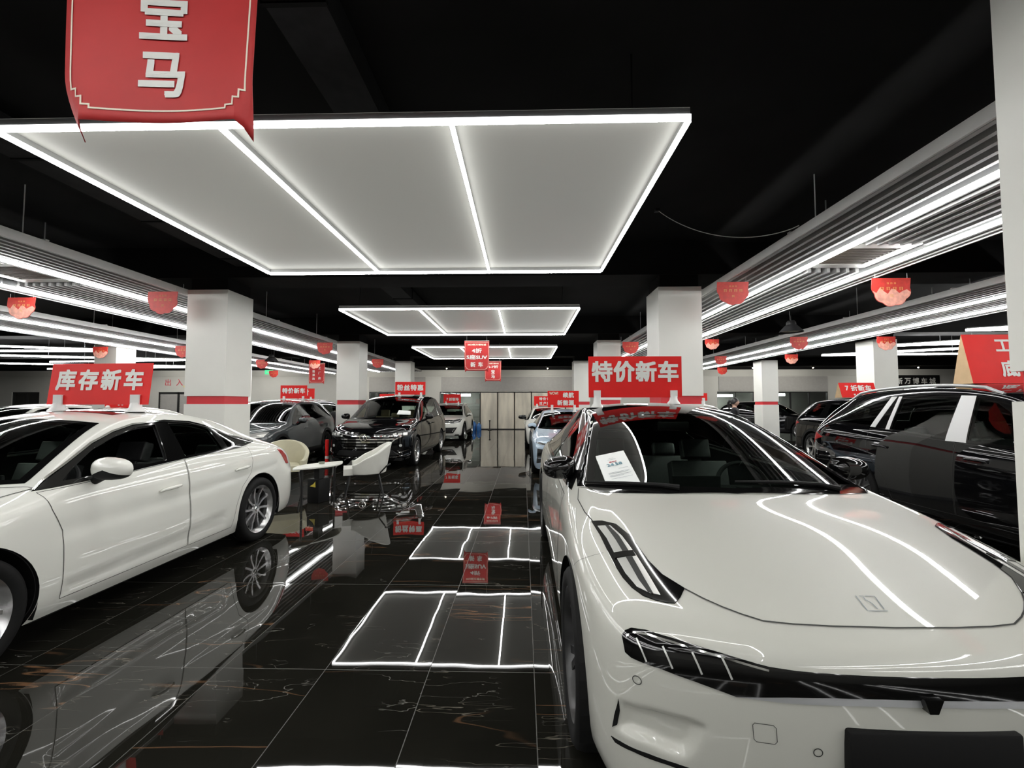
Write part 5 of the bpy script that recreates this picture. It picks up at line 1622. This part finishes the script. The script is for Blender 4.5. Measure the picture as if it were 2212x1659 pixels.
# ------------------------------------------------------------------ person
def person():
    t = thing('person', 'woman with a black ponytail in black jacket, seen beside the pillar with black cars', 'person', (5.52, 11.6, 0), math.radians(52))
    def skinned(name, pts, edges, rad, material, sub=2):
        me = bpy.data.meshes.new(name); me.from_pydata(pts, edges, [])
        o = link(bpy.data.objects.new(name, me))
        sk = o.modifiers.new('s', 'SKIN'); sk.use_smooth_shade = True
        for i, r in enumerate(rad):
            v = me.skin_vertices[0].data[i]; rr = r if isinstance(r, tuple) else (r, r); v.radius = rr
        me.skin_vertices[0].data[0].use_root = True
        sb = o.modifiers.new('u', 'SUBSURF'); sb.levels = sub; sb.render_levels = sub
        dg = bpy.context.evaluated_depsgraph_get()
        nm = bpy.data.meshes.new_from_object(o.evaluated_get(dg)); nm.name = name
        bpy.data.objects.remove(o)
        nm.materials.clear(); nm.materials.append(material)
        for p in nm.polygons: p.use_smooth = True
        return link(bpy.data.objects.new(name, nm), t)
    # faces -Y in its own frame; pelvis is the root
    pts = [(0, 0, .93), (0, .0, 1.12), (0, -.005, 1.30), (0, 0, 1.40), (0, .005, 1.46),
           (.09, 0, .88), (.095, -.01, .48), (.095, .01, .09), (.10, -.12, .035), (-.09, 0, .88), (-.095, -.01, .48), (-.095, .01, .09), (-.10, -.12, .035),
           (.15, 0, 1.36), (.20, .02, 1.10), (.20, -.05, .88), (.195, -.07, .80), (-.15, 0, 1.36), (-.20, .02, 1.10), (-.20, -.05, .88), (-.195, -.07, .80)]
    ed = [(0, 1), (1, 2), (2, 3), (3, 4), (0, 5), (5, 6), (6, 7), (7, 8), (0, 9), (9, 10), (10, 11), (11, 12), (3, 13), (13, 14), (14, 15), (15, 16), (3, 17), (17, 18), (18, 19), (19, 20)]
    rad = [(.15, .11), (.125, .09), (.155, .105), (.11, .08), .05, .085, .055, .04, .036, .085, .055, .04, .036, .062, .046, .036, .03, .062, .046, .036, .03]
    skinned('body', pts, ed, rad, M['jacket'])
    # head with face
    V, F = [], []
    n, m = 28, 22
    for j in range(m + 1):
        ph = math.pi * j / m
        for i in range(n):
            a = 2 * math.pi * i / n
            x, y, z = .074 * math.sin(ph) * math.cos(a), .092 * math.sin(ph) * math.sin(a), .112 * math.cos(ph)
            if z < 0: x *= 1 - .28 * (z / .112) ** 2; y *= 1 - .10 * (z / .112) ** 2
            f = max(0, -y / .092)
            y -= .022 * math.exp(-(x / .014) ** 2 - ((z + .012) / .022) ** 2) * f          # nose
            y -= .006 * math.exp(-(x / .024) ** 2 - ((z + .055) / .010) ** 2) * f          # lips
            y -= .010 * math.exp(-(x / .03) ** 2 - ((z + .098) / .018) ** 2)               # chin
            for sx in (-1, 1): y += .008 * math.exp(-((x - sx * .030) / .014) ** 2 - ((z - .012) / .010) ** 2) * f
            V.append((x, y, z + 1.575))
    for j in range(m):
        for i in range(n):
            F.append((j * n + i, j * n + (i + 1) % n, (j + 1) * n + (i + 1) % n, (j + 1) * n + i))
    mb = MB(); mb.add(V, F)
    mb.tube([(0, .012, 1.50), (0, .01, 1.43)], [.048, .052], 16)
    for sx in (-1, 1): mb.lathe([(0, -.006), (.018, -.004), (.022, .004), (0, .008)], 'x', 12, (sx * .074, .008, 1.572))
    mb.build('head', M['skin'], t, smooth=True, sharp=80)
    mb = MB()
    for sx in (-1, 1):
        mb.lathe([(0, -.012), (.007, -.009), (.011, 0), (.007, .006)], 'y', 12, (sx * .030, -.074, 1.587))
    mb.build('eye', M['hair'], t, smooth=True)
    mb = MB(); mb.tube([(-.02, -.094, 1.521), (0, -.098, 1.519), (.02, -.094, 1.521)], [.003, .005, .003], 8); mb.build('mouth', mat('lips', (.5, .15, .14), .4), t, smooth=True)
    V, F = [], []
    for j in range(15):
        ph = math.pi * .66 * j / 14
        for i in range(n):
            a = 2 * math.pi * i / n
            front = max(0, -math.sin(a))
            p = ph * (1 - .42 * front)
            V.append((.082 * math.sin(p) * math.cos(a), .101 * math.sin(p) * math.sin(a) + .004, .121 * math.cos(p) + 1.577))
    for j in range(14):
        for i in range(n): F.append((j * n + i, j * n + (i + 1) % n, (j + 1) * n + (i + 1) % n, (j + 1) * n + i))
    mb = MB(); mb.add(V, F)
    mb.tube([(0, .09, 1.60), (0, .135, 1.61), (0, .155, 1.55), (0, .145, 1.45), (0, .13, 1.38)], [.026, .034, .036, .028, .008], 12)
    mb.build('hair', M['hair'], t, smooth=True, sharp=80)
    for sx in (-1, 1):
        P = [(sx * .195, -.075, .80), (sx * .195, -.085, .745)]
        E_ = [(0, 1)]; R_ = [(.030, .016), (.036, .015)]
        for q, (dx, ln) in enumerate(((-.024, .062), (-.008, .075), (.008, .070), (.024, .055))):
            b = len(P); P += [(sx * .195 + dx, -.092, .715), (sx * .195 + dx, -.100, .715 - ln * .5), (sx * .195 + dx, -.092, .715 - ln)]
            E_ += [(1, b), (b, b + 1), (b + 1, b + 2)]; R_ += [.0085, .0082, .0068]
        b = len(P); P += [(sx * .195 - sx * .036, -.105, .755), (sx * .195 - sx * .042, -.122, .725)]
        E_ += [(0, b), (b, b + 1)]; R_ += [.010, .0085]
        skinned('hand', P, E_, R_, M['skin'])

# ------------------------------------------------------------------ small things
def high_bay(label, x, y, z):
    t = thing('high_bay_lamp', label, 'lamp', (x, y, z), group='unlit high bay lamps')
    mb = MB(); mb.lathe([(.22, 0), (.20, .03), (.14, .10), (.09, .15), (.088, .15), (.135, .095), (.19, .028), (.21, 0)], 'z', 40, closed=True); mb.build('reflector', M['duct'], t, smooth=True, sharp=60)
    mb = MB(); mb.lathe([(0, .03), (.185, .03), (.18, .022), (0, .022)], 'z', 32); mb.build('diffuser', mat('frosted_cover', (.45, .47, .40), .4), t, smooth=True)
    mb = MB(); mb.lathe([(0, .24), (.06, .235), (.085, .20), (.09, .15), (0, .15)], 'z', 24); mb.tube([(0, 0, .24), (0, 0, 4.06 - z)], .006, 6); mb.build('driver_housing', M['steel_dark'], t, smooth=True, sharp=40)

def spot(label, x, y, z, energy=140):
    t = thing('ceiling_spotlight', label, 'lamp', (x, y, z), group='small ceiling spotlights')
    mb = MB(); mb.lathe([(0, -.03), (.022, -.024), (.03, -.005), (.028, .02), (0, .02)], 'z', 16); mb.build('bulb', M['spot'], t, smooth=True)
    mb = MB(); mb.lathe([(.06, .02), (.062, .09), (0, .10), (0, .095), (.052, .085), (.05, .02)], 'z', 20); mb.tube([(0, 0, .10), (0, 0, 3.63 - z)], .01, 6); mb.build('can', M['steel_dark'], t, smooth=True, sharp=40)
    l = bpy.data.lights.new('spot_beam', 'SPOT'); l.energy = energy; l.spot_size = math.radians(165); l.spot_blend = 1.0; l.shadow_soft_size = .06; l.color = (1, .97, .90)
    o = bpy.data.objects.new('spot_beam', l); link(o, t); o.location = (0, .05, -.06)
    o.rotation_euler = (math.radians(62), 0, 0)      # thrown onto the back wall

def wall_text():
    t = text('wall_lettering', '出入平安', .42, (-21.2, 26.985, 2.92), None, M['ink_red'], bold=.01, gap=1.75)
    tag(t, 'spaced red characters on the grey wall above the roller doors', 'sign')
    t = thing('ingot_sticker', 'gold ingot shaped sticker on the wall under the red characters', 'sticker', (-21.05, 26.99, 2.55))
    mb = MB(); mb.prism([(-.28, 0, .18), (-.12, 0, .13), (0, 0, .2), (.12, 0, .13), (.28, 0, .18), (.17, 0, -.02), (.12, 0, -.12), (-.12, 0, -.12), (-.17, 0, -.02)], (0, -.006, 0)); mb.build('sticker_face', M['yellow'], t)
    t = thing('shop_sign', 'black shop sign board with pale characters high on the right back wall', 'sign', (23.6, 26.94, 2.62))
    mb = MB(); mb.box(-1.4, 1.4, 0, .05, 0, .68); mb.build('board', M['matt_black'], t)
    text('lettering', '新万博车城', .36, (0, -.004, .33), t, M['letter'], bold=.02, gap=1.35)
    t = thing('exit_sign', 'small green exit sign on the back wall above the grey car', 'sign', (-15.85, 26.9, 3.42))
    mb = MB(); mb.box(-.25, .25, 0, .06, 0, .26); mb.build('box', M['green'], t)
    mb = MB(); mb.box(-.16, -.02, -.004, 0, .11, .15); mb.box(-.02, .02, -.004, 0, .07, .19); mb.box(.06, .16, -.004, 0, .05, .21); mb.build('pictogram', M['letter'], t)

def odds():
    for i, (x, lab) in enumerate(((-2.95, 'blue water bottle on the floor left of the marble doors'), (-2.62, 'smaller blue water bottle next to the first one by the marble doors'))):
        t = thing('water_bottle', lab, 'bottle', (x, 26.2 - i * .1, 0), group='blue water bottles by the doors')
        k = 1 - .18 * i
        mb = MB(); mb.lathe([(0, 0), (.16 * k, 0), (.17 * k, .03), (.165 * k, .2 * k), (.17 * k, .36 * k), (.15 * k, .42 * k), (.05 * k, .5 * k), (.045 * k, .54 * k), (0, .54 * k)], 'z', 24); mb.build('bottle_body', M['blue_water'], t, smooth=True, sharp=50)
        mb = MB(); mb.lathe([(.05 * k, .54 * k), (.05 * k, .58 * k), (0, .58 * k)], 'z', 16); mb.build('cap', M['white_plastic'], t, smooth=True)
    t = thing('door_bollard', 'short black post with a round foot standing before the marble doors', 'post', (-2.0, 26.3, 0))
    mb = MB(); mb.lathe([(0, 0), (.13, 0), (.13, .03), (.04, .05), (0, .05)], 'z', 20); mb.build('foot', M['steel_dark'], t, smooth=True)
    mb = MB(); mb.tube([(0, 0, .05), (0, 0, .52)], .03, 12); mb.tube([(0, 0, .52), (0, 0, .60)], .05, 12); mb.build('shaft', M['steel_dark'], t, smooth=True)
    t = thing('barrier_post', 'red warning post standing between the grey car and the black minivan', 'post', (-4.76, 10.6, 0))
    mb = MB(); mb.tube([(0, 0, .04), (0, 0, .66)], .042, 16); mb.build('shaft', M['red'], t, smooth=True)
    mb = MB(); mb.lathe([(0, 0), (.12, 0), (.12, .03), (.05, .05), (0, .05)], 'z', 20); mb.build('foot', M['steel_dark'], t, smooth=True)
    mb = MB(); mb.tube([(0, 0, .20), (0, 0, .27)], .0435, 16); mb.build('reflective_ring', M['letter'], t, smooth=True)
    # loose cable under the ceiling
    a, b = Vector((1.75, 5.66, 4.05)), Vector((2.9, 4.6, 3.385))
    pts = []
    for i in range(25):
        q = i / 24; p = a.lerp(b, q); p.z -= .62 * (q * (1 - q)) ** .9 * 1.3; pts.append(p)
    t = thing('loose_cable', 'thin white cable sagging from the black ceiling to the right slatted raft', 'cable', tuple(a))
    mb = MB(); mb.tube([p - a for p in pts], .005, 6); mb.build('wire', M['white_plastic'], t, smooth=True)
    mb = MB(); mb.box(-.03, .03, -.03, .03, -.03, .0); mb.build('ceiling_clip', M['steel_dark'], t)
# ------------------------------------------------------------------ build everything
defmats()
build_room()

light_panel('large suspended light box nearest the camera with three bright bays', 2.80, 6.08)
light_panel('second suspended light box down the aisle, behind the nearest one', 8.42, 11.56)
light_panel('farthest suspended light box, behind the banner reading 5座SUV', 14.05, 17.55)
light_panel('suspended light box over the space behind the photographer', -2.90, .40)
light_panel('suspended light box at the entrance end behind the photographer', -8.70, -5.40)  # added out of view to raise the frontal light on the pillars

raft('slatted raft with two tube rows above the left pillars, nearest the left aisle side', -8.05, -5.46, (-6.35, -7.70), 3.28, hole=(-7.62, -6.42, 5.35, 6.35), pitch=.125)
raft('lower slatted raft with two tube rows at the far left hall side', -11.90, -9.42, (-10.12, -11.48), 3.20, pitch=.125)
raft('large slatted raft with two tube rows above the black SUV at right', 2.92, 4.95, (3.64, 4.605), 3.28, hole=(3.72, 4.54, 4.95, 5.95))
raft('second slatted raft with two tube rows at the far right hall side', 6.95, 9.15, (7.82, 8.72), 3.28)
cassette('white ceiling cassette air conditioner in the gap of the right raft', 4.12, 5.45, 3.33)
cassette('white ceiling cassette air conditioner in the gap of the left raft', -7.02, 5.85, 3.33)

vee('v shaped linear lamp at left, its tip beside the left pillar', (-13.4, 17.4), (-19.4, 15.6), (-20.0, 18.0))
vee('v shaped linear lamp at the left edge above the red sign', (-13.2, 14.4), (-19.5, 14.3), (-19.5, 11.8))
vee('v shaped linear lamp far left near the shop windows', (-14.6, 20.6), (-23.0, 18.6), (-24.0, 21.5))
vee('v shaped linear lamp at right, its tip left of the white pillar', (10.9, 16.3), (16.6, 13.2), (16.8, 15.9))
vee('v shaped linear lamp at right, tip hidden behind the white pillar', (11.3, 13.7), (17.0, 9.9), (16.0, 12.6))
vee('v shaped linear lamp at the right edge above the tent sign', (10.75, 10.9), (15.2, 8.4), (15.4, 10.5))

# ---- cars
HERO = ('fastback', (1.17, 1.2, 0), 0.0, None)
make_car(HERO[0], 'white fastback with black roof facing the camera, sheet reading 24.58 in its windscreen', 'car', HERO[1], 0, 'pearl_paint', rim='rim_dark', wheel='turbine', front=front_hero, mirror_mat='gloss_black')
SED = ('sedan', (-3.85, 1.34, 0), 0.0, None)
make_car(SED[0], 'white sedan at left with chrome window line under the sign reading 库存新车', 'car', SED[1], 0, 'white_paint', chrome=True, front=front_sedan, open_window=True)
BSUV = ('suv', (5.3, 2.0, 0), 0.0, None)
make_car(BSUV[0], 'black SUV at right with white film on its window pillars and chrome roof rails', 'car', BSUV[1], 0, 'black_paint', film='film', rails='alu', front=front_plain)
MPV = ('mpv', (-3.64, 9.97, 0), 0.0, None)
make_car(MPV[0], 'black minivan with a chrome barred grille beside the lounge chairs', 'car', MPV[1], 0, 'black_paint', film='chrome', front=front_mpv, wheel='five', seats='tan')
GREY = ('suv', (-6.35, 8.95, 0), .08, (.96, .95, .95))
make_car(GREY[0], 'dark grey crossover SUV between the two left pillars', 'car', GREY[1], GREY[2], 'grey_paint', GREY[3], rim='rim_dark', wheel='turbine', front=front_plain, cladding='matt_black', glass='glass_dark')
VW = ('suv', (-3.42, 18.1, 0), 0.0, (.93, .93, .92))
make_car(VW[0], 'white SUV with black lower bumper under the sign reading 7折新车, near the marble doors', 'car', VW[1], 0, 'white_paint', VW[3], front=front_vw, wheel='five', cladding='matt_black', rails='chrome')
BLUE = ('fastback', (1.10, 9.0, 0), 0.0, (.95, .95, .92))
make_car(BLUE[0], 'pale blue sedan behind the white fastback, under the sign reading 新能源', 'car', BLUE[1], 0, 'blue_paint', BLUE[3], rim='rim_dark', wheel='five', front=front_blue)
WB = ('sedan', (.98, 14.5, 0), 0.0, None)
make_car(WB[0], 'white car with black mirrors behind the pale blue sedan', 'car', WB[1], 0, 'white_paint', front=front_sedan, mirror_mat='gloss_black')
MID = ('suv', (8.72, 8.5, 0), 0.0, (.93, .93, .97))
make_car(MID[0], 'black SUV behind the larger one at right, under the tent sign reading 7折新车', 'car', MID[1], 0, 'black_paint', MID[3], wheel='six', front=front_plain, chrome=True, cladding='matt_black')
FAR = ('suv', (13.5, 19.7, 0), math.radians(45), (.96, .93, .97))
make_car(FAR[0], 'black SUV standing behind the far white pillar at right, turned across the hall', 'car', FAR[1], FAR[2], 'black_paint', FAR[3], wheel='five', front=front_plain, glass='glass_dark')
JEEP = ('boxy', (-10.95, 15.5, 0), math.radians(-90), (.93, 1, .93))
jp = make_car(JEEP[0], 'dark boxy off-roader with a spare wheel on its tail behind the grey SUV', 'car', JEEP[1], JEEP[2], 'green_paint', JEEP[3], rim='rim_dark', wheel='five', front=front_plain, glass='glass_dark', cladding='matt_black')
sw = add_wheel(jp, .1, 4.36, .37, .24, 'five', M['rim_dark'], False); sw.name = 'spare_wheel'; sw.rotation_euler = (0, 0, math.radians(90)); sw.location = (0.12, 4.33, 1.02)
LW = ('sedan', (-8.7, 6.9, 0), 0.0, None)
make_car(LW[0], 'white car behind the left sedan, only its roof showing under the big red sign', 'car', LW[1], 0, 'white_paint', front=front_sedan)
CR = ('suv', (-14.3, 9.9, 0), 0.0, (.92, .92, .885))
make_car(CR[0], 'pale car at the far left edge, its roof line above the white sedan', 'car', CR[1], 0, 'white_paint', CR[3], front=front_plain)
WH = ('suv', (3.78, 8.0, 0), 0.0, (.9, .9, .90))
make_car(WH[0], 'white car between the right pillars behind the white fastback roof', 'car', WH[1], 0, 'white_paint', WH[3], front=front_plain, glass='glass_dark')
BK = ('sedan', (-6.75, 19.3, 0), 0.0, None)
make_car(BK[0], 'black car hidden behind the black minivan, its red roof sign showing', 'car', BK[1], 0, 'black_paint', front=front_sedan)

# ---- roof signs
roof_sign('red roof sign reading 特价新车 on the white fastback', 1.028, 4.05, 1.570, .850, .378, [('特价新车', .178, .238, 1.13, None, 'letter')], HERO, feet=.41)
roof_sign('red roof sign reading 库存新车 on the white sedan at left', -3.83, 3.85, 1.505, .985, .375, [('库存新车', .178, .225, 1.24, None, 'letter')], SED, rot=math.radians(-3), lean=math.radians(-6), feet=.38, foot_scale=1.35)
roof_sign('red roof sign reading 特价新车 on the dark grey crossover', -6.30, 11.9, 1.68, .74, .36, [('特价新车', .14, .215, 1.16, None, 'letter')], GREY, feet=.36)
roof_sign('red roof sign reading 粉丝特惠 on the black minivan', -3.26, 12.6, 1.80, .87, .37, [('粉丝特惠', .165, .205, 1.18, None, 'letter')], MPV, rot=math.radians(2), feet=.36)
roof_sign('red roof sign reading 7折新车 on the white SUV near the doors', -3.27, 20.2, 1.60, .80, .40, [('7折新车', .14, .17, 1.12, None, 'letter')], VW, feet=.36)
roof_sign('red roof sign reading 续航新能源 on the pale blue sedan', 1.02, 11.2, 1.44, .79, .42, [('续航', .125, .315, 1.15, None, 'letter', .13), ('新能源', .125, .12, 1.15, None, 'letter', .06), ('WOW!', .07, .36, None, .22, 'cream', -.24)], BLUE, feet=.36)
roof_sign('red roof sign reading 特价包过户费 behind the pale blue sedan', .82, 16.8, 1.48, .80, .36, [('特价包', .11, .26, 1.3, None, 'letter'), ('过户费', .11, .09, 1.3, None, 'letter')], WB, feet=.36)
roof_sign('red roof sign with one large 付 on the boxy off-roader', -7.62, 15.2, 1.72, .62, .36, [('付', .2, .22, 1.1, None, 'letter')], JEEP, feet=.30)
roof_sign('small red roof sign on the hidden black car behind the minivan', -6.75, 21.6, 1.58, .74, .47, [('特价', .13, .30, 1.2, None, 'letter')], BK, feet=.36)
roof_sign('low red sign behind the feet of the 库存新车 sign', -8.62, 9.2, 1.42, .70, .15, [('新车', .045, .09, 1.6, None, 'letter')], LW, feet=.40)
roof_sign('red sign ending in 车 on the white car behind the right pillar', 3.82, 10.1, 1.60, .74, .17, [('新车', .11, .085, 1.25, None, 'letter')], WH, feet=.38)
tent_sign('red tent sign reading 工厂 and 底价 on the black SUV roof', 5.62, 5.17, 1.742, 1.12, .57, .24, [('工厂', .17, .44, 1.55, None, 'letter'), ('底价', .18, .17, 1.40, None, 'letter')])
tent_sign('small red tent sign reading 7折新车 on the black SUV behind', 8.26, 11.1, 1.685, .86, .37, .26, [('7折新车', .15, .235, 1.15, None, 'letter'), ('特价新车', .05, .07, 1.5, None, 'letter')])

# ---- hanging banners
tops = ('2023新万博车城', .055)
banner('large red banner hanging nearest the camera, cut by the top picture edge', -1.27, 1.46, 3.31, .665, .82, [('6-7折', .12, .23, None, .36, 'letter'), ('宝', .165, .435, 1, None, 'letter'), ('马', .165, .648, 1, None, 'letter')], rot=math.radians(1), curl=.07)
banner('red banner reading 4折 5座SUV 新车 above the middle of the aisle', -1.257, 11.85, 3.24, .68, .81, [('2023新万博车城', .05, .10, None, .50, 'cream'), ('4折', .12, .26, None, .26, 'letter'), ('5座SUV', .12, .44, None, .56, 'letter'), ('新车', .13, .64, 1.6, None, 'letter')], curl=.02)
banner('smaller looking red banner half hidden behind the 5座SUV banner', -1.232, 17.9, 3.30, .68, .815, [('2023新万博车城', .05, .10, None, .46, 'cream'), ('6-7折', .11, .23, None, .42, 'letter'), ('宝', .15, .44, 1, None, 'letter'), ('马', .15, .63, 1, None, 'letter')], curl=.02)
banner('red banner with two columns of characters at left by the roof sign', -8.625, 18.1, 3.243, .67, .83, [(c, .12, .16 + i * .19, 1, None, 'letter') for i, c in enumerate(())] + [('工', .12, .18, 1, None, 'letter')] if False else [], curl=.02)
BN = [o for o in COL.objects if o.name.startswith('hanging_banner')][-1]
for i, c in enumerate('工厂店'): text('lettering', c, .11, (.13, -.03, -.20 - i * .21), BN, M['letter'], bold=.02, gap=1)
for i, c in enumerate('新能源购'): text('lettering', c, .10, (-.12, -.03, -.18 - i * .155), BN, M['letter'], bold=.02, gap=1)

# ---- scalloped pennants below the rafts
for lab, x, y, z, pale, sc in (
    ('red scalloped pennant at the near edge of the left raft, left of the pillar', -5.46, 6.45, 3.28, False, 1.0),
    ('red scalloped pennant with pale cloud band at the left picture edge', -8.02, 6.75, 3.28, True, 1.0),
    ('pale pink pennant before the far left white pillar top', -11.9, 12.0, 3.20, True, .95),
    ('dark red pennant under the lower left raft beside the near pillar', -9.45, 11.9, 3.20, False, .95),
    ('pale pink pennant peeping out left of the near left pillar', -9.35, 12.6, 3.20, True, .8),
    ('red pennant hanging above the two-column banner at left', -5.46, 11.9, 3.28, False, .95),
    ('pale round pennant touching the top of the two-column banner', -8.0, 16.6, 3.28, True, .95),
    ('small red pennant beside the second left pillar', -5.46, 16.3, 3.28, False, .95),
    ('red pennant half hidden by the right side of the near left pillar', -9.45, 15.6, 3.20, False, .95),
    ('tiny red pennant next to the green exit sign', -11.9, 20.6, 3.20, False, .95),
    ('red scalloped pennant at the large right raft beside the right pillar', 2.94, 6.15, 3.28, False, .95),
    ('red pennant with large pale cloud band under the right raft', 4.97, 5.98, 3.28, True, 1.12),
    ('pale pennant just right of the near right pillar', 4.97, 11.6, 3.28, True, .8),
    ('dark red pennant below the unlit high bay lamp', 6.97, 11.2, 3.28, False, .95),
    ('pale pennant right of the far white pillar top', 9.13, 15.1, 3.28, True, .95),
    ('red and pale pennant in front of the white pillar at right', 9.13, 11.2, 3.28, True, 1.0),
    ('dark red pennant at the right picture edge beside the near pillar', 6.97, 6.2, 3.28, False, 1.0),
    ('small dark red pennant right of the 特价新车 sign', 6.97, 15.6, 3.28, False, .9),
    ('tiny red pennant low above the wall right of the right pillar', 9.13, 20.3, 3.28, False, .95),
    ('red pennant between the two right pillars', 2.94, 12.0, 3.28, False, .95)):
    pennant(lab, x, y, z, pale, sc)

# ---- lounge corner, person, small things
bucket_chair('white bucket lounge chair seen from the side, before the black minivan', -2.70, 7.45, math.radians(-68), 'white_leather')
bucket_chair('cream bucket lounge chair behind the white sedan tail', -4.22, 7.7, math.radians(25), 'cream_leather')
table()
person()
high_bay('unlit bell shaped high bay lamp right of the near right pillar', 5.45, 9.0, 2.98)
high_bay('unlit bell shaped high bay lamp right of the near left pillar', -8.75, 15.0, 3.02)
for x, w in ((-26.65, 'over the far left shop windows'), (-21.05, 'above the roller doors'), (-15.45, 'behind the near left pillar'), (-9.85, 'behind the second left pillar'), (-4.25, 'left of the banners'), (1.35, 'right of the banners'), (6.95, 'behind the near right pillar'), (12.55, 'over the right shop front'), (15.8, 'above the far white pillar at right'), (21.4, 'by the black shop sign')):
    spot('small warm spotlight under the far beam, ' + w, x, 24.25, 3.53)  # three are seen; the added ones continue the row to light the back wall
wall_text()
odds()

# ---- price sheets
def sheet(label, k, corners, d, lines=True):
    s = shape(k[0])
    t = thing('price_sheet', label, 'price sheet', k[1], k[2], None, k[3])
    put('paper', s.patch_mesh(corners, d, .009, .03, skirt=True), M['paper'], t)
    H = [s.shoot(c, Vector(d).normalized()) for c in corners]
    p = [h + n * .0125 for h, n in H]
    if lines:
        X = (p[1] - p[0]); Z = ((p[0] + p[1]) / 2 - (p[2] + p[3]) / 2)
        w, h = X.length, Z.length
        x = X.normalized(); n = x.cross(Z).normalized(); z = n.cross(x)
        c = sum(p, Vector()) / 4
        m = Matrix((x, -n, z)).transposed().to_4x4(); m.translation = c
        def tx(nm, body, gh, px, pz, wd, mt):
            o = text(nm, body, gh, (0, 0, 0), t, M[mt], bold=.012, width=wd)
            o.matrix_local = m @ Matrix.Translation((px, 0, pz))
        tx('lettering', '24.58', h * .085, .0, h * .08, w * .50, 'ink_blue')
        tx('lettering', '限时价', h * .045, .0, h * .17, w * .26, 'ink_red')
        mb = MB()
        for zz, a, b in ((.30, -.08, .08), (.255, -.14, .14), (-.08, .05, .36), (-.17, -.34, .36), (-.20, -.34, .30), (-.26, -.34, .36), (-.29, -.34, .1), (-.36, -.34, .34)):
            mb.add([(a * w, 0, zz * h - .0015), (b * w, 0, zz * h - .0015), (b * w, 0, zz * h + .0015), (a * w, 0, zz * h + .0015)], [(0, 1, 2, 3)])
        o = mb.build('ruled_print', M['ink'], t); o.matrix_local = m
    return t
sheet('white price sheet reading 24.58 behind the windscreen of the white fastback', HERO, [(-.690, 1.736, 1.154), (-.506, 1.742, 1.191), (-.492, 1.390, 1.047), (-.681, 1.421, 1.035)], SPEC['fastback']['wdir'])
sheet('white sheet on the windscreen of the black minivan', MPV, [(.36, 1.62, 1.30), (.66, 1.66, 1.30), (.70, 1.48, 1.22), (.36, 1.42, 1.22)], SPEC['mpv']['wdir'], False)
